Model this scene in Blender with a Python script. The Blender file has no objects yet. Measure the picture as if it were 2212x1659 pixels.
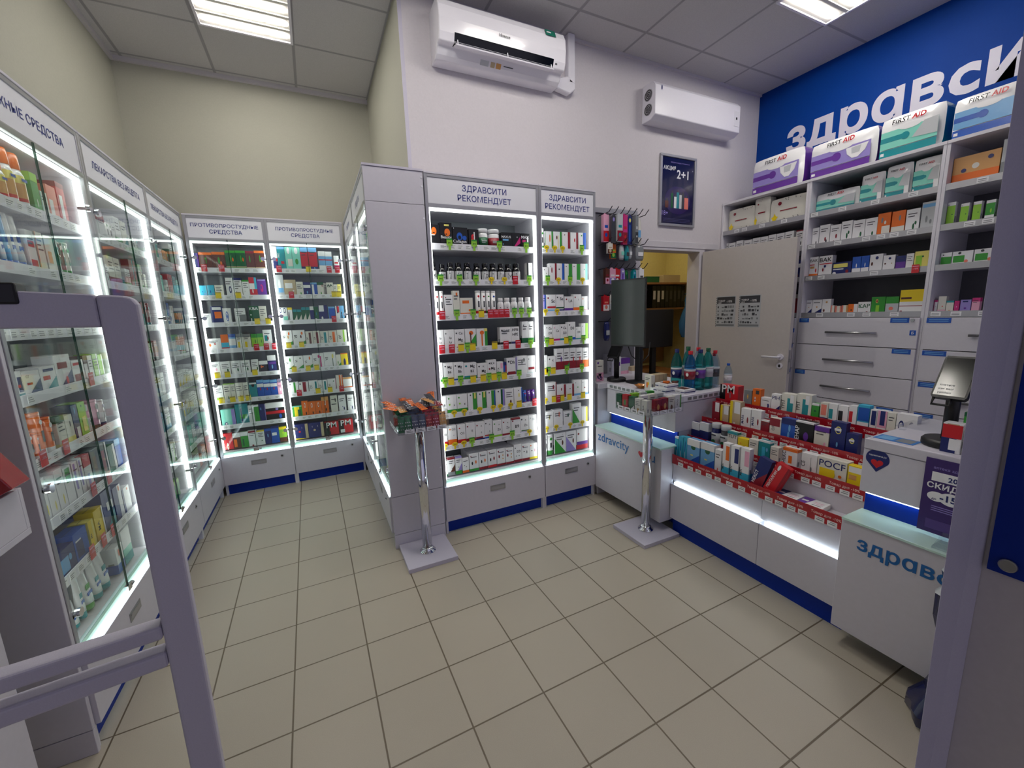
# -*- coding: utf-8 -*-
import bpy, math, random
from mathutils import Matrix, Vector
SC = bpy.context.scene
COL = SC.collection
rng = random.Random(7)

# ------------------------------------------------------------------ camera, sky, exposure
cam = bpy.data.cameras.new('camera')
cam.sensor_fit = 'HORIZONTAL'; cam.sensor_width = 36.0
cam.lens = 36.0 * 884.687 / 2212.0
cam.clip_start = 0.02; cam.clip_end = 50
cam_ob = bpy.data.objects.new('camera', cam); COL.objects.link(cam_ob)
cam_ob.location = (0, 0, 1.5014)
cam_ob.rotation_euler = (math.radians(80.14279), math.radians(1.91992), math.radians(-25.76522))
SC.camera = cam_ob
W = bpy.data.worlds.new('daylight from the shop front'); SC.world = W; W.use_nodes = True
W.node_tree.nodes['Background'].inputs[0].default_value = (0.62, 0.60, 0.82, 1)
W.node_tree.nodes['Background'].inputs[1].default_value = 0.40
SC.view_settings.view_transform = 'Standard'; SC.view_settings.look = 'None'
SC.view_settings.exposure = 0.6; SC.view_settings.gamma = 1.0
cy = SC.cycles
cy.max_bounces = 7; cy.diffuse_bounces = 4; cy.glossy_bounces = 3; cy.transmission_bounces = 5; cy.transparent_max_bounces = 14
cy.sample_clamp_indirect = 6.0; cy.caustics_reflective = False; cy.caustics_refractive = False
LED = 3.0      # shelf strip lights
TUBE = 44.0    # ceiling lamp tubes

# ------------------------------------------------------------------ colours and materials
def lin(r, g, b):
    f = lambda c: c / 12.92 if c <= 0.04045 else ((c + 0.055) / 1.055) ** 2.4
    return (f(r / 255), f(g / 255), f(b / 255))
PAL = {k: lin(*v) for k, v in dict(
    W=(236, 236, 238), w=(224, 222, 212), K=(18, 18, 22), k=(62, 64, 70), g=(128, 132, 136), l=(190, 194, 198),
    R=(200, 28, 40), r=(140, 22, 40), O=(232, 112, 30), o=(214, 160, 96), Y=(240, 212, 30), y=(236, 224, 120),
    G=(52, 150, 52), e=(146, 204, 60), E=(18, 92, 56), T=(22, 140, 150), t=(132, 214, 196), B=(28, 84, 180),
    b=(110, 170, 220), N=(24, 36, 104), P=(98, 48, 150), p=(232, 170, 196), M=(196, 40, 120), V=(150, 136, 206),
    n=(92, 46, 34), d=(190, 172, 140), S=(200, 202, 206), c=(60, 180, 214), s=(232, 130, 112)).items()}
CNAME = dict(W='white', w='cream', K='black', k='charcoal', g='grey', l='pale grey', R='red', r='dark red', O='orange', o='tan',
    Y='yellow', y='pale yellow', G='green', e='lime', E='dark green', T='teal', t='mint', B='blue', b='light blue', N='navy',
    P='purple', p='pink', M='magenta', V='lilac', n='brown', d='beige', S='silver', c='cyan', s='salmon')
MATS = {}
def mat(name, rgb=(0.8, 0.8, 0.8), rough=0.5, metal=0.0, spec=0.5, emit=None, noise=None, attr=False, coat=0.0):
    m = bpy.data.materials.new(name); m.use_nodes = True; MATS[name] = m
    nt = m.node_tree; b = nt.nodes['Principled BSDF']
    b.inputs['Base Color'].default_value = (*rgb, 1); b.inputs['Roughness'].default_value = rough
    b.inputs['Metallic'].default_value = metal; b.inputs['Specular IOR Level'].default_value = spec
    b.inputs['Coat Weight'].default_value = coat
    if emit:
        b.inputs['Emission Color'].default_value = (*emit[0], 1); b.inputs['Emission Strength'].default_value = emit[1]
    if attr:
        a = nt.nodes.new('ShaderNodeAttribute'); a.attribute_name = 'Col'
        nt.links.new(a.outputs['Color'], b.inputs['Base Color'])
    if noise:   # (scale, colour variation, bump)
        tc = nt.nodes.new('ShaderNodeTexCoord'); n = nt.nodes.new('ShaderNodeTexNoise')
        n.inputs['Scale'].default_value = noise[0]; n.inputs['Detail'].default_value = 3
        nt.links.new(tc.outputs['Object'], n.inputs['Vector'])
        if noise[1] and not attr:
            r = nt.nodes.new('ShaderNodeValToRGB')
            r.color_ramp.elements[0].position = 0.3; r.color_ramp.elements[1].position = 0.7
            r.color_ramp.elements[0].color = (*[c * (1 - noise[1]) for c in rgb], 1)
            r.color_ramp.elements[1].color = (*[min(1, c * (1 + noise[1])) for c in rgb], 1)
            nt.links.new(n.outputs['Fac'], r.inputs['Fac']); nt.links.new(r.outputs['Color'], b.inputs['Base Color'])
        if noise[2]:
            bp = nt.nodes.new('ShaderNodeBump'); bp.inputs['Strength'].default_value = noise[2]; bp.inputs['Distance'].default_value = 0.002
            nt.links.new(n.outputs['Fac'], bp.inputs['Height']); nt.links.new(bp.outputs['Normal'], b.inputs['Normal'])
    return m
mat('print', rough=0.42, attr=True)
mat('gloss print', rough=0.18, attr=True, coat=0.3)
mat('film', rough=0.25, attr=True, coat=0.4, noise=(14, 0, 0.5))
mat('white laminate', lin(216, 214, 222), 0.38, noise=(60, 0.015, 0.03))
mat('gate white', lin(196, 192, 208), 0.5, noise=(420, 0.03, 0.1))
mat('panel laminate', lin(206, 203, 214), 0.42, noise=(50, 0.015, 0.02))
mat('grey back', lin(132, 138, 142), 0.28, noise=(30, 0.02, 0))
mat('dark back', lin(96, 96, 104), 0.5, noise=(30, 0.03, 0))
mat('blue laminate', lin(0, 44, 150), 0.45, spec=0.25, noise=(20, 0.03, 0))
mat('sign face', lin(232, 232, 240), 0.45)
mat('ink blue', lin(38, 52, 130), 0.5)
mat('logo blue', lin(10, 98, 168), 0.4)
mat('wall white letters', lin(226, 222, 236), 0.5)
mat('aluminium', lin(176, 176, 182), 0.38, 0.55)
mat('chrome', lin(225, 226, 230), 0.08, 1.0)
mat('steel', lin(170, 170, 174), 0.3, 0.9)
mat('black plastic', lin(17, 17, 20), 0.42)
mat('black gloss', lin(9, 12, 12), 0.12)
mat('screen', lin(34, 44, 42), 0.2, spec=0.6)
mat('ac plastic', lin(236, 234, 242), 0.16, coat=0.4)
mat('enamel', lin(232, 230, 240), 0.32, noise=(200, 0.01, 0.03))
mat('wall cream', lin(172, 171, 158), 0.85, noise=(90, 0.02, 0.25))
mat('wall lilac white', lin(208, 203, 208), 0.85, noise=(90, 0.02, 0.25))
mat('wall blue', lin(0, 60, 146), 0.6, spec=0.15, noise=(90, 0.03, 0.12))
mat('wall yellow', lin(226, 214, 150), 0.8, noise=(40, 0.03, 0.1))
mat('trim white', lin(206, 202, 208), 0.5, noise=(40, 0.01, 0.02))
mat('door leaf', lin(206, 200, 196), 0.5, noise=(60, 0.02, 0.04))
mat('wood shelf', lin(150, 102, 62), 0.5, noise=(12, 0.15, 0.05))
mat('cardboard brown', lin(150, 116, 76), 0.7, noise=(20, 0.08, 0.05))
mat('led', (1, 1, 1), 0.5, emit=((0.93, 1.0, 0.95), LED))
mat('led cool', (1, 1, 1), 0.5, emit=((0.80, 0.97, 1.0), LED))
mat('lamp tube', (1, 1, 1), 0.5, emit=((1.0, 0.955, 0.88), TUBE))
mat('warm lamp', (1, 1, 1), 0.5, emit=((1.0, 0.86, 0.55), 14))
mat('lamp louvre', lin(240, 238, 230), 0.45)
def glassy(name, tint, rough=0.02, refl=1.0, body=0.0, bodycol=(1, 1, 1)):
    m = bpy.data.materials.new(name); m.use_nodes = True; MATS[name] = m
    nt = m.node_tree; nt.nodes.clear()
    o = nt.nodes.new('ShaderNodeOutputMaterial'); t = nt.nodes.new('ShaderNodeBsdfTransparent'); g = nt.nodes.new('ShaderNodeBsdfGlossy')
    mx = nt.nodes.new('ShaderNodeMixShader'); fr = nt.nodes.new('ShaderNodeFresnel'); ge = nt.nodes.new('ShaderNodeNewGeometry'); mr = nt.nodes.new('ShaderNodeMapRange'); mr.inputs['To Min'].default_value = 1.45; mr.inputs['To Max'].default_value = 1 / 1.45; nt.links.new(ge.outputs['Backfacing'], mr.inputs['Value']); nt.links.new(mr.outputs[0], fr.inputs['IOR'])
    t.inputs['Color'].default_value = (*tint, 1); g.inputs['Roughness'].default_value = rough
    mul = nt.nodes.new('ShaderNodeMath'); mul.operation = 'MULTIPLY'; mul.inputs[1].default_value = refl
    nt.links.new(fr.outputs[0], mul.inputs[0]); nt.links.new(mul.outputs[0], mx.inputs[0])
    first = t.outputs[0]
    if body:
        d = nt.nodes.new('ShaderNodeBsdfDiffuse'); d.inputs['Color'].default_value = (*bodycol, 1)
        m2 = nt.nodes.new('ShaderNodeMixShader'); m2.inputs[0].default_value = body
        nt.links.new(t.outputs[0], m2.inputs[1]); nt.links.new(d.outputs[0], m2.inputs[2]); first = m2.outputs[0]
    nt.links.new(first, mx.inputs[1]); nt.links.new(g.outputs[0], mx.inputs[2]); nt.links.new(mx.outputs[0], o.inputs[0])
glassy('glass', (0.965, 0.99, 0.975))
glassy('glass edge', (0.25, 0.42, 0.36), body=0.4, bodycol=(0.05, 0.16, 0.12))
glassy('acrylic', (0.97, 0.98, 0.99), 0.03)
glassy('frosted mint', (0.72, 0.9, 0.84), 0.15, 1.0, 0.65, (0.72, 0.93, 0.85))
glassy('clear film', (0.93, 0.94, 0.97), 0.12, 1.2, 0.12, (0.8, 0.82, 0.9))
glassy('water blue', (0.16, 0.5, 0.78), 0.04, 1.0, 0.12, (0.02, 0.2, 0.5))
glassy('water teal', (0.2, 0.66, 0.66), 0.04, 1.0, 0.12, (0.02, 0.3, 0.32))
glassy('water clear', (0.78, 0.87, 0.95), 0.04)
glassy('bag blue', (0.25, 0.5, 0.8), 0.2, 1.0, 0.45, (0.1, 0.3, 0.6))
glassy('box clear', (0.86, 0.86, 0.92), 0.1, 1.0, 0.1)

def tiles(name, size, gap, base, line, rot=0.0, off=(0, 0), rough=0.4, grain=600, vary=0.05, bump=0.4):
    m = bpy.data.materials.new(name); m.use_nodes = True; MATS[name] = m
    nt = m.node_tree; L = nt.links.new; N = nt.nodes.new; b = nt.nodes['Principled BSDF']
    geo = N('ShaderNodeNewGeometry'); mp = N('ShaderNodeMapping'); mp.vector_type = 'POINT'
    mp.inputs['Rotation'].default_value = (0, 0, rot); mp.inputs['Location'].default_value = (off[0] / size, off[1] / size, 0)
    mp.inputs['Scale'].default_value = (1 / size, 1 / size, 0)
    L(geo.outputs['Position'], mp.inputs['Vector']); sp = N('ShaderNodeSeparateXYZ'); L(mp.outputs[0], sp.inputs[0])
    def edge(o):
        f = N('ShaderNodeMath'); f.operation = 'FRACT'; L(o, f.inputs[0])
        s = N('ShaderNodeMath'); s.operation = 'SUBTRACT'; L(f.outputs[0], s.inputs[0]); s.inputs[1].default_value = 0.5
        a = N('ShaderNodeMath'); a.operation = 'ABSOLUTE'; L(s.outputs[0], a.inputs[0]); return a.outputs[0]
    mx = N('ShaderNodeMath'); mx.operation = 'MAXIMUM'; L(edge(sp.outputs[0]), mx.inputs[0]); L(edge(sp.outputs[1]), mx.inputs[1])
    gt = N('ShaderNodeMapRange'); gt.inputs['From Min'].default_value = 0.5 - gap / size * 0.62; gt.inputs['From Max'].default_value = 0.5 - gap / size * 0.38
    L(mx.outputs[0], gt.inputs['Value'])
    fl = N('ShaderNodeVectorMath'); fl.operation = 'FLOOR'; L(mp.outputs[0], fl.inputs[0])
    wn = N('ShaderNodeTexWhiteNoise'); L(fl.outputs[0], wn.inputs['Vector'])
    ns = N('ShaderNodeTexNoise'); ns.inputs['Scale'].default_value = grain; ns.inputs['Detail'].default_value = 1; L(geo.outputs['Position'], ns.inputs['Vector'])
    ad = N('ShaderNodeMath'); ad.operation = 'MULTIPLY_ADD'; L(wn.outputs['Value'], ad.inputs[0]); ad.inputs[1].default_value = vary; ad.inputs[2].default_value = 1 - vary / 2
    gr = N('ShaderNodeMath'); gr.operation = 'MULTIPLY_ADD'; L(ns.outputs['Fac'], gr.inputs[0]); gr.inputs[1].default_value = 0.34; gr.inputs[2].default_value = 0.83
    ml = N('ShaderNodeMath'); ml.operation = 'MULTIPLY'; L(ad.outputs[0], ml.inputs[0]); L(gr.outputs[0], ml.inputs[1])
    vm = N('ShaderNodeVectorMath'); vm.operation = 'SCALE'; vm.inputs[0].default_value = base; L(ml.outputs[0], vm.inputs['Scale'])
    mc = N('ShaderNodeMix'); mc.data_type = 'RGBA'; L(gt.outputs[0], mc.inputs[0]); L(vm.outputs[0], mc.inputs[6]); mc.inputs[7].default_value = (*line, 1)
    L(mc.outputs[2], b.inputs['Base Color']); b.inputs['Roughness'].default_value = rough
    bp = N('ShaderNodeBump'); bp.inputs['Strength'].default_value = bump; bp.inputs['Distance'].default_value = 0.002; bp.invert = True
    L(gt.outputs[0], bp.inputs['Height']); L(bp.outputs[0], b.inputs['Normal'])
tiles('floor tile', 0.30, 0.006, lin(180, 172, 156), lin(104, 92, 74), rot=-0.00947, off=(0.5088, -3.9248), rough=0.42)
for nm, oy in (('ceiling tile', -0.275), ('ceiling tile alcove', -0.21)):
    tiles(nm, 0.60, 0.020, lin(196, 194, 196), lin(158, 156, 160), off=(-0.088, oy), rough=0.9, grain=260, vary=0.03, bump=0.6)

# ------------------------------------------------------------------ mesh helpers
_txt = {}
def text_geo(s, bold=0.0, shear=0.0):
    k = (s, bold, shear)
    if k in _txt: return _txt[k]
    c = bpy.data.curves.new('t', 'FONT'); c.body = s; c.size = 1.0; c.offset = bold; c.shear = shear; c.resolution_u = 3
    c.align_x = 'LEFT'; c.space_character = 1.0 + bold * 2
    o = bpy.data.objects.new('t', c); me = bpy.data.meshes.new_from_object(o)
    v = [(p.co.x, p.co.y) for p in me.vertices]; f = [tuple(p.vertices) for p in me.polygons]
    bpy.data.objects.remove(o); bpy.data.curves.remove(c); bpy.data.meshes.remove(me)
    if not v: v = [(0, 0)]; f = []
    x0 = min(p[0] for p in v); x1 = max(p[0] for p in v); y0 = min(p[1] for p in v); y1 = max(p[1] for p in v)
    _txt[k] = (v, f, x0, x1, y0, y1); return _txt[k]
def rgb(c): return PAL[c] if isinstance(c, str) else c
class MB:
    def __init__(s): s.v = []; s.f = []; s.c = []; s.m = []; s.s = []
    def add(s, vs, fs, col='W', m='print', smooth=False):
        n = len(s.v); s.v += [tuple(p) for p in vs]; col = rgb(col)
        for f in fs: s.f.append(tuple(i + n for i in f)); s.c.append(col); s.m.append(m); s.s.append(smooth)
        return s
    def box(s, a, b, col='W', m='print'):
        x0, y0, z0 = a; x1, y1, z1 = b
        return s.add([(x0, y0, z0), (x1, y0, z0), (x1, y1, z0), (x0, y1, z0), (x0, y0, z1), (x1, y0, z1), (x1, y1, z1), (x0, y1, z1)],
              [(0, 3, 2, 1), (4, 5, 6, 7), (0, 1, 5, 4), (1, 2, 6, 5), (2, 3, 7, 6), (3, 0, 4, 7)], col, m)
    def poly(s, pts, col='W', m='print'): return s.add(pts, [tuple(range(len(pts)))], col, m)
    def prism(s, pts, ext, col='W', m='print', smooth=False):      # polygon (3D points) extruded along ext
        n = len(pts); e = Vector(ext); q = [tuple(Vector(p) + e) for p in pts]
        s.add(list(pts) + q, [tuple(range(n))[::-1], tuple(range(n, 2 * n))], col, m)
        k = len(s.v) - 2 * n
        for i in range(n):
            j = (i + 1) % n; s.f.append((k + i, k + j, k + n + j, k + n + i)); s.c.append(rgb(col)); s.m.append(m); s.s.append(smooth)
        return s
    def lathe(s, prof, c=(0, 0, 0), n=16, col='W', m='print', sx=1.0, sy=1.0, cols=None):   # prof: (r, z); capped
        vs = []; fs = []
        for r, z in prof:
            for i in range(n):
                a = 2 * math.pi * i / n; vs.append((c[0] + r * sx * math.cos(a), c[1] + r * sy * math.sin(a), c[2] + z))
        base = len(s.v); s.v += vs
        for k in range(len(prof) - 1):
            cc = rgb(cols[k]) if cols else rgb(col)
            for i in range(n):
                j = (i + 1) % n; s.f.append((base + k * n + i, base + k * n + j, base + (k + 1) * n + j, base + (k + 1) * n + i)); s.c.append(cc); s.m.append(m); s.s.append(True)
        for k, rev in ((0, True), (len(prof) - 1, False)):
            if prof[k][0] > 1e-5:
                t = [base + k * n + i for i in range(n)]; s.f.append(tuple(t[::-1] if rev else t)); s.c.append(rgb(cols[min(k, len(cols) - 1)]) if cols else rgb(col)); s.m.append(m); s.s.append(False)
        return s
    def tube(s, pts, r, n=8, col='W', m='print', closed=False):
        pts = [Vector(p) for p in pts]; base = len(s.v); N = len(pts); rs = r if isinstance(r, (list, tuple)) else [r] * N
        for k, p in enumerate(pts):
            d = (pts[min(k + 1, N - 1)] - pts[max(k - 1, 0)]).normalized() if not closed else (pts[(k + 1) % N] - pts[k - 1]).normalized()
            u = d.cross(Vector((0, 0, 1)));
            if u.length < 1e-3: u = d.cross(Vector((1, 0, 0)))
            u.normalize(); w = u.cross(d)
            for i in range(n):
                a = 2 * math.pi * i / n; s.v.append(tuple(p + (u * math.cos(a) + w * math.sin(a)) * rs[k]))
        for k in range(N if closed else N - 1):
            k2 = (k + 1) % N
            for i in range(n):
                j = (i + 1) % n; s.f.append((base + k * n + i, base + k2 * n + i, base + k2 * n + j, base + k * n + j)); s.c.append(rgb(col)); s.m.append(m); s.s.append(True)
        if not closed:
            for k, rev in ((0, False), (N - 1, True)):
                t = [base + k * n + i for i in range(n)]; s.f.append(tuple(t[::-1] if rev else t)); s.c.append(rgb(col)); s.m.append(m); s.s.append(False)
        return s
    def text(s, st, o, u, v, size, col='K', m='print', bold=0.0, shear=0.0, width=None, align='c', depth=0.0):
        # o: anchor (3D), u: reading direction, v: up; size: cap height; width: greatest length allowed
        vs, fs, x0, x1, y0, y1 = text_geo(st, bold, shear); k = size / 0.73
        if width and (x1 - x0) * k > width: k = width / max(1e-6, (x1 - x0))
        ox = {'c': (x0 + x1) / 2, 'l': x0, 'r': x1}[align]; o = Vector(o); u = Vector(u); v = Vector(v)
        pts = [o + u * ((p[0] - ox) * k) + v * (p[1] * k) for p in vs]
        s.add(pts, fs, col, m)
        if depth:
            nrm = u.cross(v).normalized(); n = len(vs); q = [p - nrm * depth for p in pts]; b0 = len(s.v) - n; b = len(s.v); s.v += [tuple(p) for p in q]
            cnt = {}
            for f in fs:
                for i in range(len(f)):
                    e = (f[i], f[(i + 1) % len(f)]); cnt[tuple(sorted(e))] = cnt.get(tuple(sorted(e)), []) + [e]
            for e2 in cnt.values():
                if len(e2) == 1:
                    i, j = e2[0]; s.f.append((b0 + j, b0 + i, b + i, b + j)); s.c.append(rgb(col)); s.m.append(m); s.s.append(False)
        return s
    def mesh(s, name):
        me = bpy.data.meshes.new(name); me.from_pydata(s.v, [], s.f)
        ms = list(dict.fromkeys(s.m))
        for x in ms: me.materials.append(MATS[x])
        ix = {x: i for i, x in enumerate(ms)}
        me.polygons.foreach_set('material_index', [ix[x] for x in s.m]); me.polygons.foreach_set('use_smooth', s.s)
        if any(x in ('print', 'gloss print', 'film') for x in ms):
            at = me.color_attributes.new('Col', 'FLOAT_COLOR', 'CORNER'); buf = []
            for f, c in zip(s.f, s.c): buf += [c[0], c[1], c[2], 1.0] * len(f)
            at.data.foreach_set('color', buf)
        me.update(); return me
    def build(s, name, parent=None, loc=None, rz=0.0, bevel=0.0, seg=2):
        ob = bpy.data.objects.new(name, s.mesh(name)); COL.objects.link(ob)
        if parent: ob.parent = parent
        if loc: ob.location = loc
        ob.rotation_euler[2] = rz
        if bevel:
            md = ob.modifiers.new('edge', 'BEVEL'); md.width = bevel; md.segments = seg; md.limit_method = 'ANGLE'; md.harden_normals = False
        return ob
def tag(o, label, cat, group=None):
    o['label'] = label; o['category'] = cat
    if group: o['group'] = group
    return o
def thing(name, label, cat, loc=(0, 0, 0), rz=0.0, group=None):
    o = bpy.data.objects.new(name, None); COL.objects.link(o); o.location = loc; o.rotation_euler[2] = rz; o.empty_display_size = 0.05
    return tag(o, label, cat, group)
def struct(name, mb, bevel=0.0):
    o = mb.build(name, bevel=bevel); o['kind'] = 'structure'; return o
def dup(o, parent=None):
    c = o.copy(); COL.objects.link(c)
    if parent: c.parent = parent
    for ch in list(o.children): dup(ch, c)
    return c
def B(a, b, col='W', m='print'): return MB().box(a, b, col, m)
ORD = 'first second third fourth fifth sixth seventh eighth ninth tenth eleventh twelfth thirteenth fourteenth fifteenth sixteenth seventeenth eighteenth nineteenth twentieth'.split()
def disc(cx, cy, rx, ry, n=18): return [(cx + rx * math.cos(2 * math.pi * i / n), cy + ry * math.sin(2 * math.pi * i / n)) for i in range(n)]
# ------------------------------------------------------------------ the room
H = 3.545; AW = 2.95          # ceiling height, plane of the wall with the air conditioner
struct('floor', B((-3.2, -2.6, -0.05), (5.2, 5.2, 0), m='floor tile'))
struct('ceiling', B((-3.2, -2.6, H), (5.2, AW, H + 0.05), m='ceiling tile'))
struct('ceiling.001', B((-1.4, AW, H), (0.69, 4.7, H + 0.05), m='ceiling tile alcove'))
struct('wall_left', B((-1.30, -2.6, 0), (-1.185, 4.6, H), m='wall cream'))
struct('wall_back', B((-1.185, 4.48, 0), (0.69, 4.60, H), m='wall cream'))
struct('wall_side', B((0.69, AW + 0.002, 0), (0.80, 4.60, H), m='wall cream'))
w = MB()
w.box((0.6925, AW, 0), (2.70, AW + 0.12, H), m='wall lilac white').box((2.70, AW, 2.035), (3.49, AW + 0.12, H), m='wall lilac white').box((3.49, AW, 0), (4.24, AW + 0.12, H), m='wall lilac white')
struct('wall_middle', w)
struct('wall_right', B((4.24, -2.6, 0), (4.36, 5.0, H), m='wall blue'))
struct('trim_1', B((0.688, AW - 0.004, 2.36), (0.713, AW, H), m='gate white'), 0.001)
struct('trim_2', B((-1.185, 4.455, H - 0.03), (0.69, 4.48, H), m='trim white'))
struct('trim_3', B((-1.185, AW, H - 0.03), (-1.16, 4.455, H), m='trim white'))
struct('trim_4', B((0.713, AW - 0.02, H - 0.02), (4.24, AW, H), m='trim white'))
# store room behind the open door
struct('wall_storeroom', MB().box((1.9, 4.05, 0), (5.2, 4.15, 2.6), m='wall yellow').box((2.0, AW + 0.12, 2.6), (5.2, 4.15, 2.7), m='wall yellow').box((2.45, AW + 0.12, 0), (2.5, 4.05, 2.6), m='wall yellow').box((4.18, AW + 0.12, 0), (4.238, 4.05, 2.6), m='wall yellow'))
d = MB()
for x0, x1 in ((2.66, 2.72), (3.47, 3.535)): d.box((x0, AW - 0.014, 0), (x1, AW + 0.13, 2.03), m='trim white')
d.box((2.66, AW - 0.014, 2.025), (3.535, AW + 0.13, 2.05), m='trim white').box((2.66, AW - 0.02, 2.05), (3.72, AW, 2.105), m='trim white')
struct('trim_5', d, 0.003)
dr = bpy.data.objects.new('door_1', None); COL.objects.link(dr); dr.location = (3.535, AW - 0.03, 0); dr.rotation_euler[2] = math.radians(-88.2); dr['kind'] = 'structure'
B((0, -0.042, 0.01), (0.86, 0, 2.02), m='door leaf').build('door_leaf', dr, bevel=0.002)
h = MB().lathe([(0.026, 0), (0.026, 0.008), (0.012, 0.012)], n=20, m='enamel')
hd = MB(); q = -0.042
hd.prism([(0.80 + x, q, 1.06 + z) for x, z in disc(0, 0, 0.026, 0.026)], (0, -0.009, 0), m='enamel')
hd.tube([(0.80, q, 1.06), (0.80, q - 0.045, 1.06), (0.79, q - 0.05, 1.06), (0.67, q - 0.05, 1.058)], 0.009, m='enamel', n=10)
hd.prism([(0.80 + x, q, 0.985 + z) for x, z in disc(0, 0, 0.024, 0.024)], (0, -0.008, 0), m='enamel')
hd.prism([(0.80 + x, q - 0.008, 0.985 + z) for x, z in disc(0, 0, 0.009, 0.012)], (0, -0.002, 0), m='black plastic')
hd.build('door_handle', dr)
MB().box((0.8605, -0.034, 0.92), (0.862, -0.012, 1.12), m='steel').box((0.862, -0.03, 1.02), (0.868, -0.016, 1.05), m='steel').build('door_lock', dr)

# ------------------------------------------------------------------ ceiling lamps
def lamp(x, y, label, along='x'):
    t = thing('ceiling_lamp', label, 'ceiling light', (x, y, H - 0.002), 0, 'square ceiling lamps')
    f = MB(); a, b = 0.292, 0.275
    for x0, y0, x1, y1 in ((-a, -a, a, -b), (-a, b, a, a), (-a, -b, -b, b), (b, -b, a, b)): f.box((x0, y0, -0.012), (x1, y1, 0.0), m='enamel')
    f.build('lamp_frame', t)
    B((-b, -b, -0.003), (b, b, 0), m='lamp louvre').build('reflector', t)
    for k in range(4):
        c = -0.21 + k * 0.14
        if along == 'x': B((-0.25, c - 0.014, -0.010), (0.25, c + 0.014, -0.004), m='lamp tube').build('lamp_tube', t)
        else: B((c - 0.014, -0.25, -0.010), (c + 0.014, 0.25, -0.004), m='lamp tube').build('lamp_tube', t)
        if k < 3:
            c += 0.07
            m = MB(); (m.box((-b, c - 0.012, -0.010), (b, c + 0.012, -0.003), m='lamp louvre') if along == 'x' else m.box((c - 0.012, -b, -0.010), (c + 0.012, b, -0.003), m='lamp louvre')); m.build('louvre_slat', t)
lamp(-0.205, 3.51, 'glowing square ceiling lamp above the glass-cabinet aisle')
lamp(3.385, 1.79, 'glowing square ceiling lamp beside the blue wall')
lamp(1.588, 1.76, 'square ceiling lamp over the counter trays, above the view')
lamp(0.388, 1.76, 'unseen square fill lamp added before the grey end panel, above the view')  # added out-of-view lamp that brightens the end panel, floor and wall cabinets
t = thing('store_room_lamp', 'warm ceiling lamp inside the store room, hidden above its doorway', 'ceiling light', (3.3, 3.45, 2.598))
B((-0.3, -0.06, -0.03), (0.3, 0.06, 0), m='enamel').build('lamp_frame', t); B((-0.28, -0.05, -0.034), (0.28, 0.05, -0.0305), m='warm lamp').build('lamp_tube', t)

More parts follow.
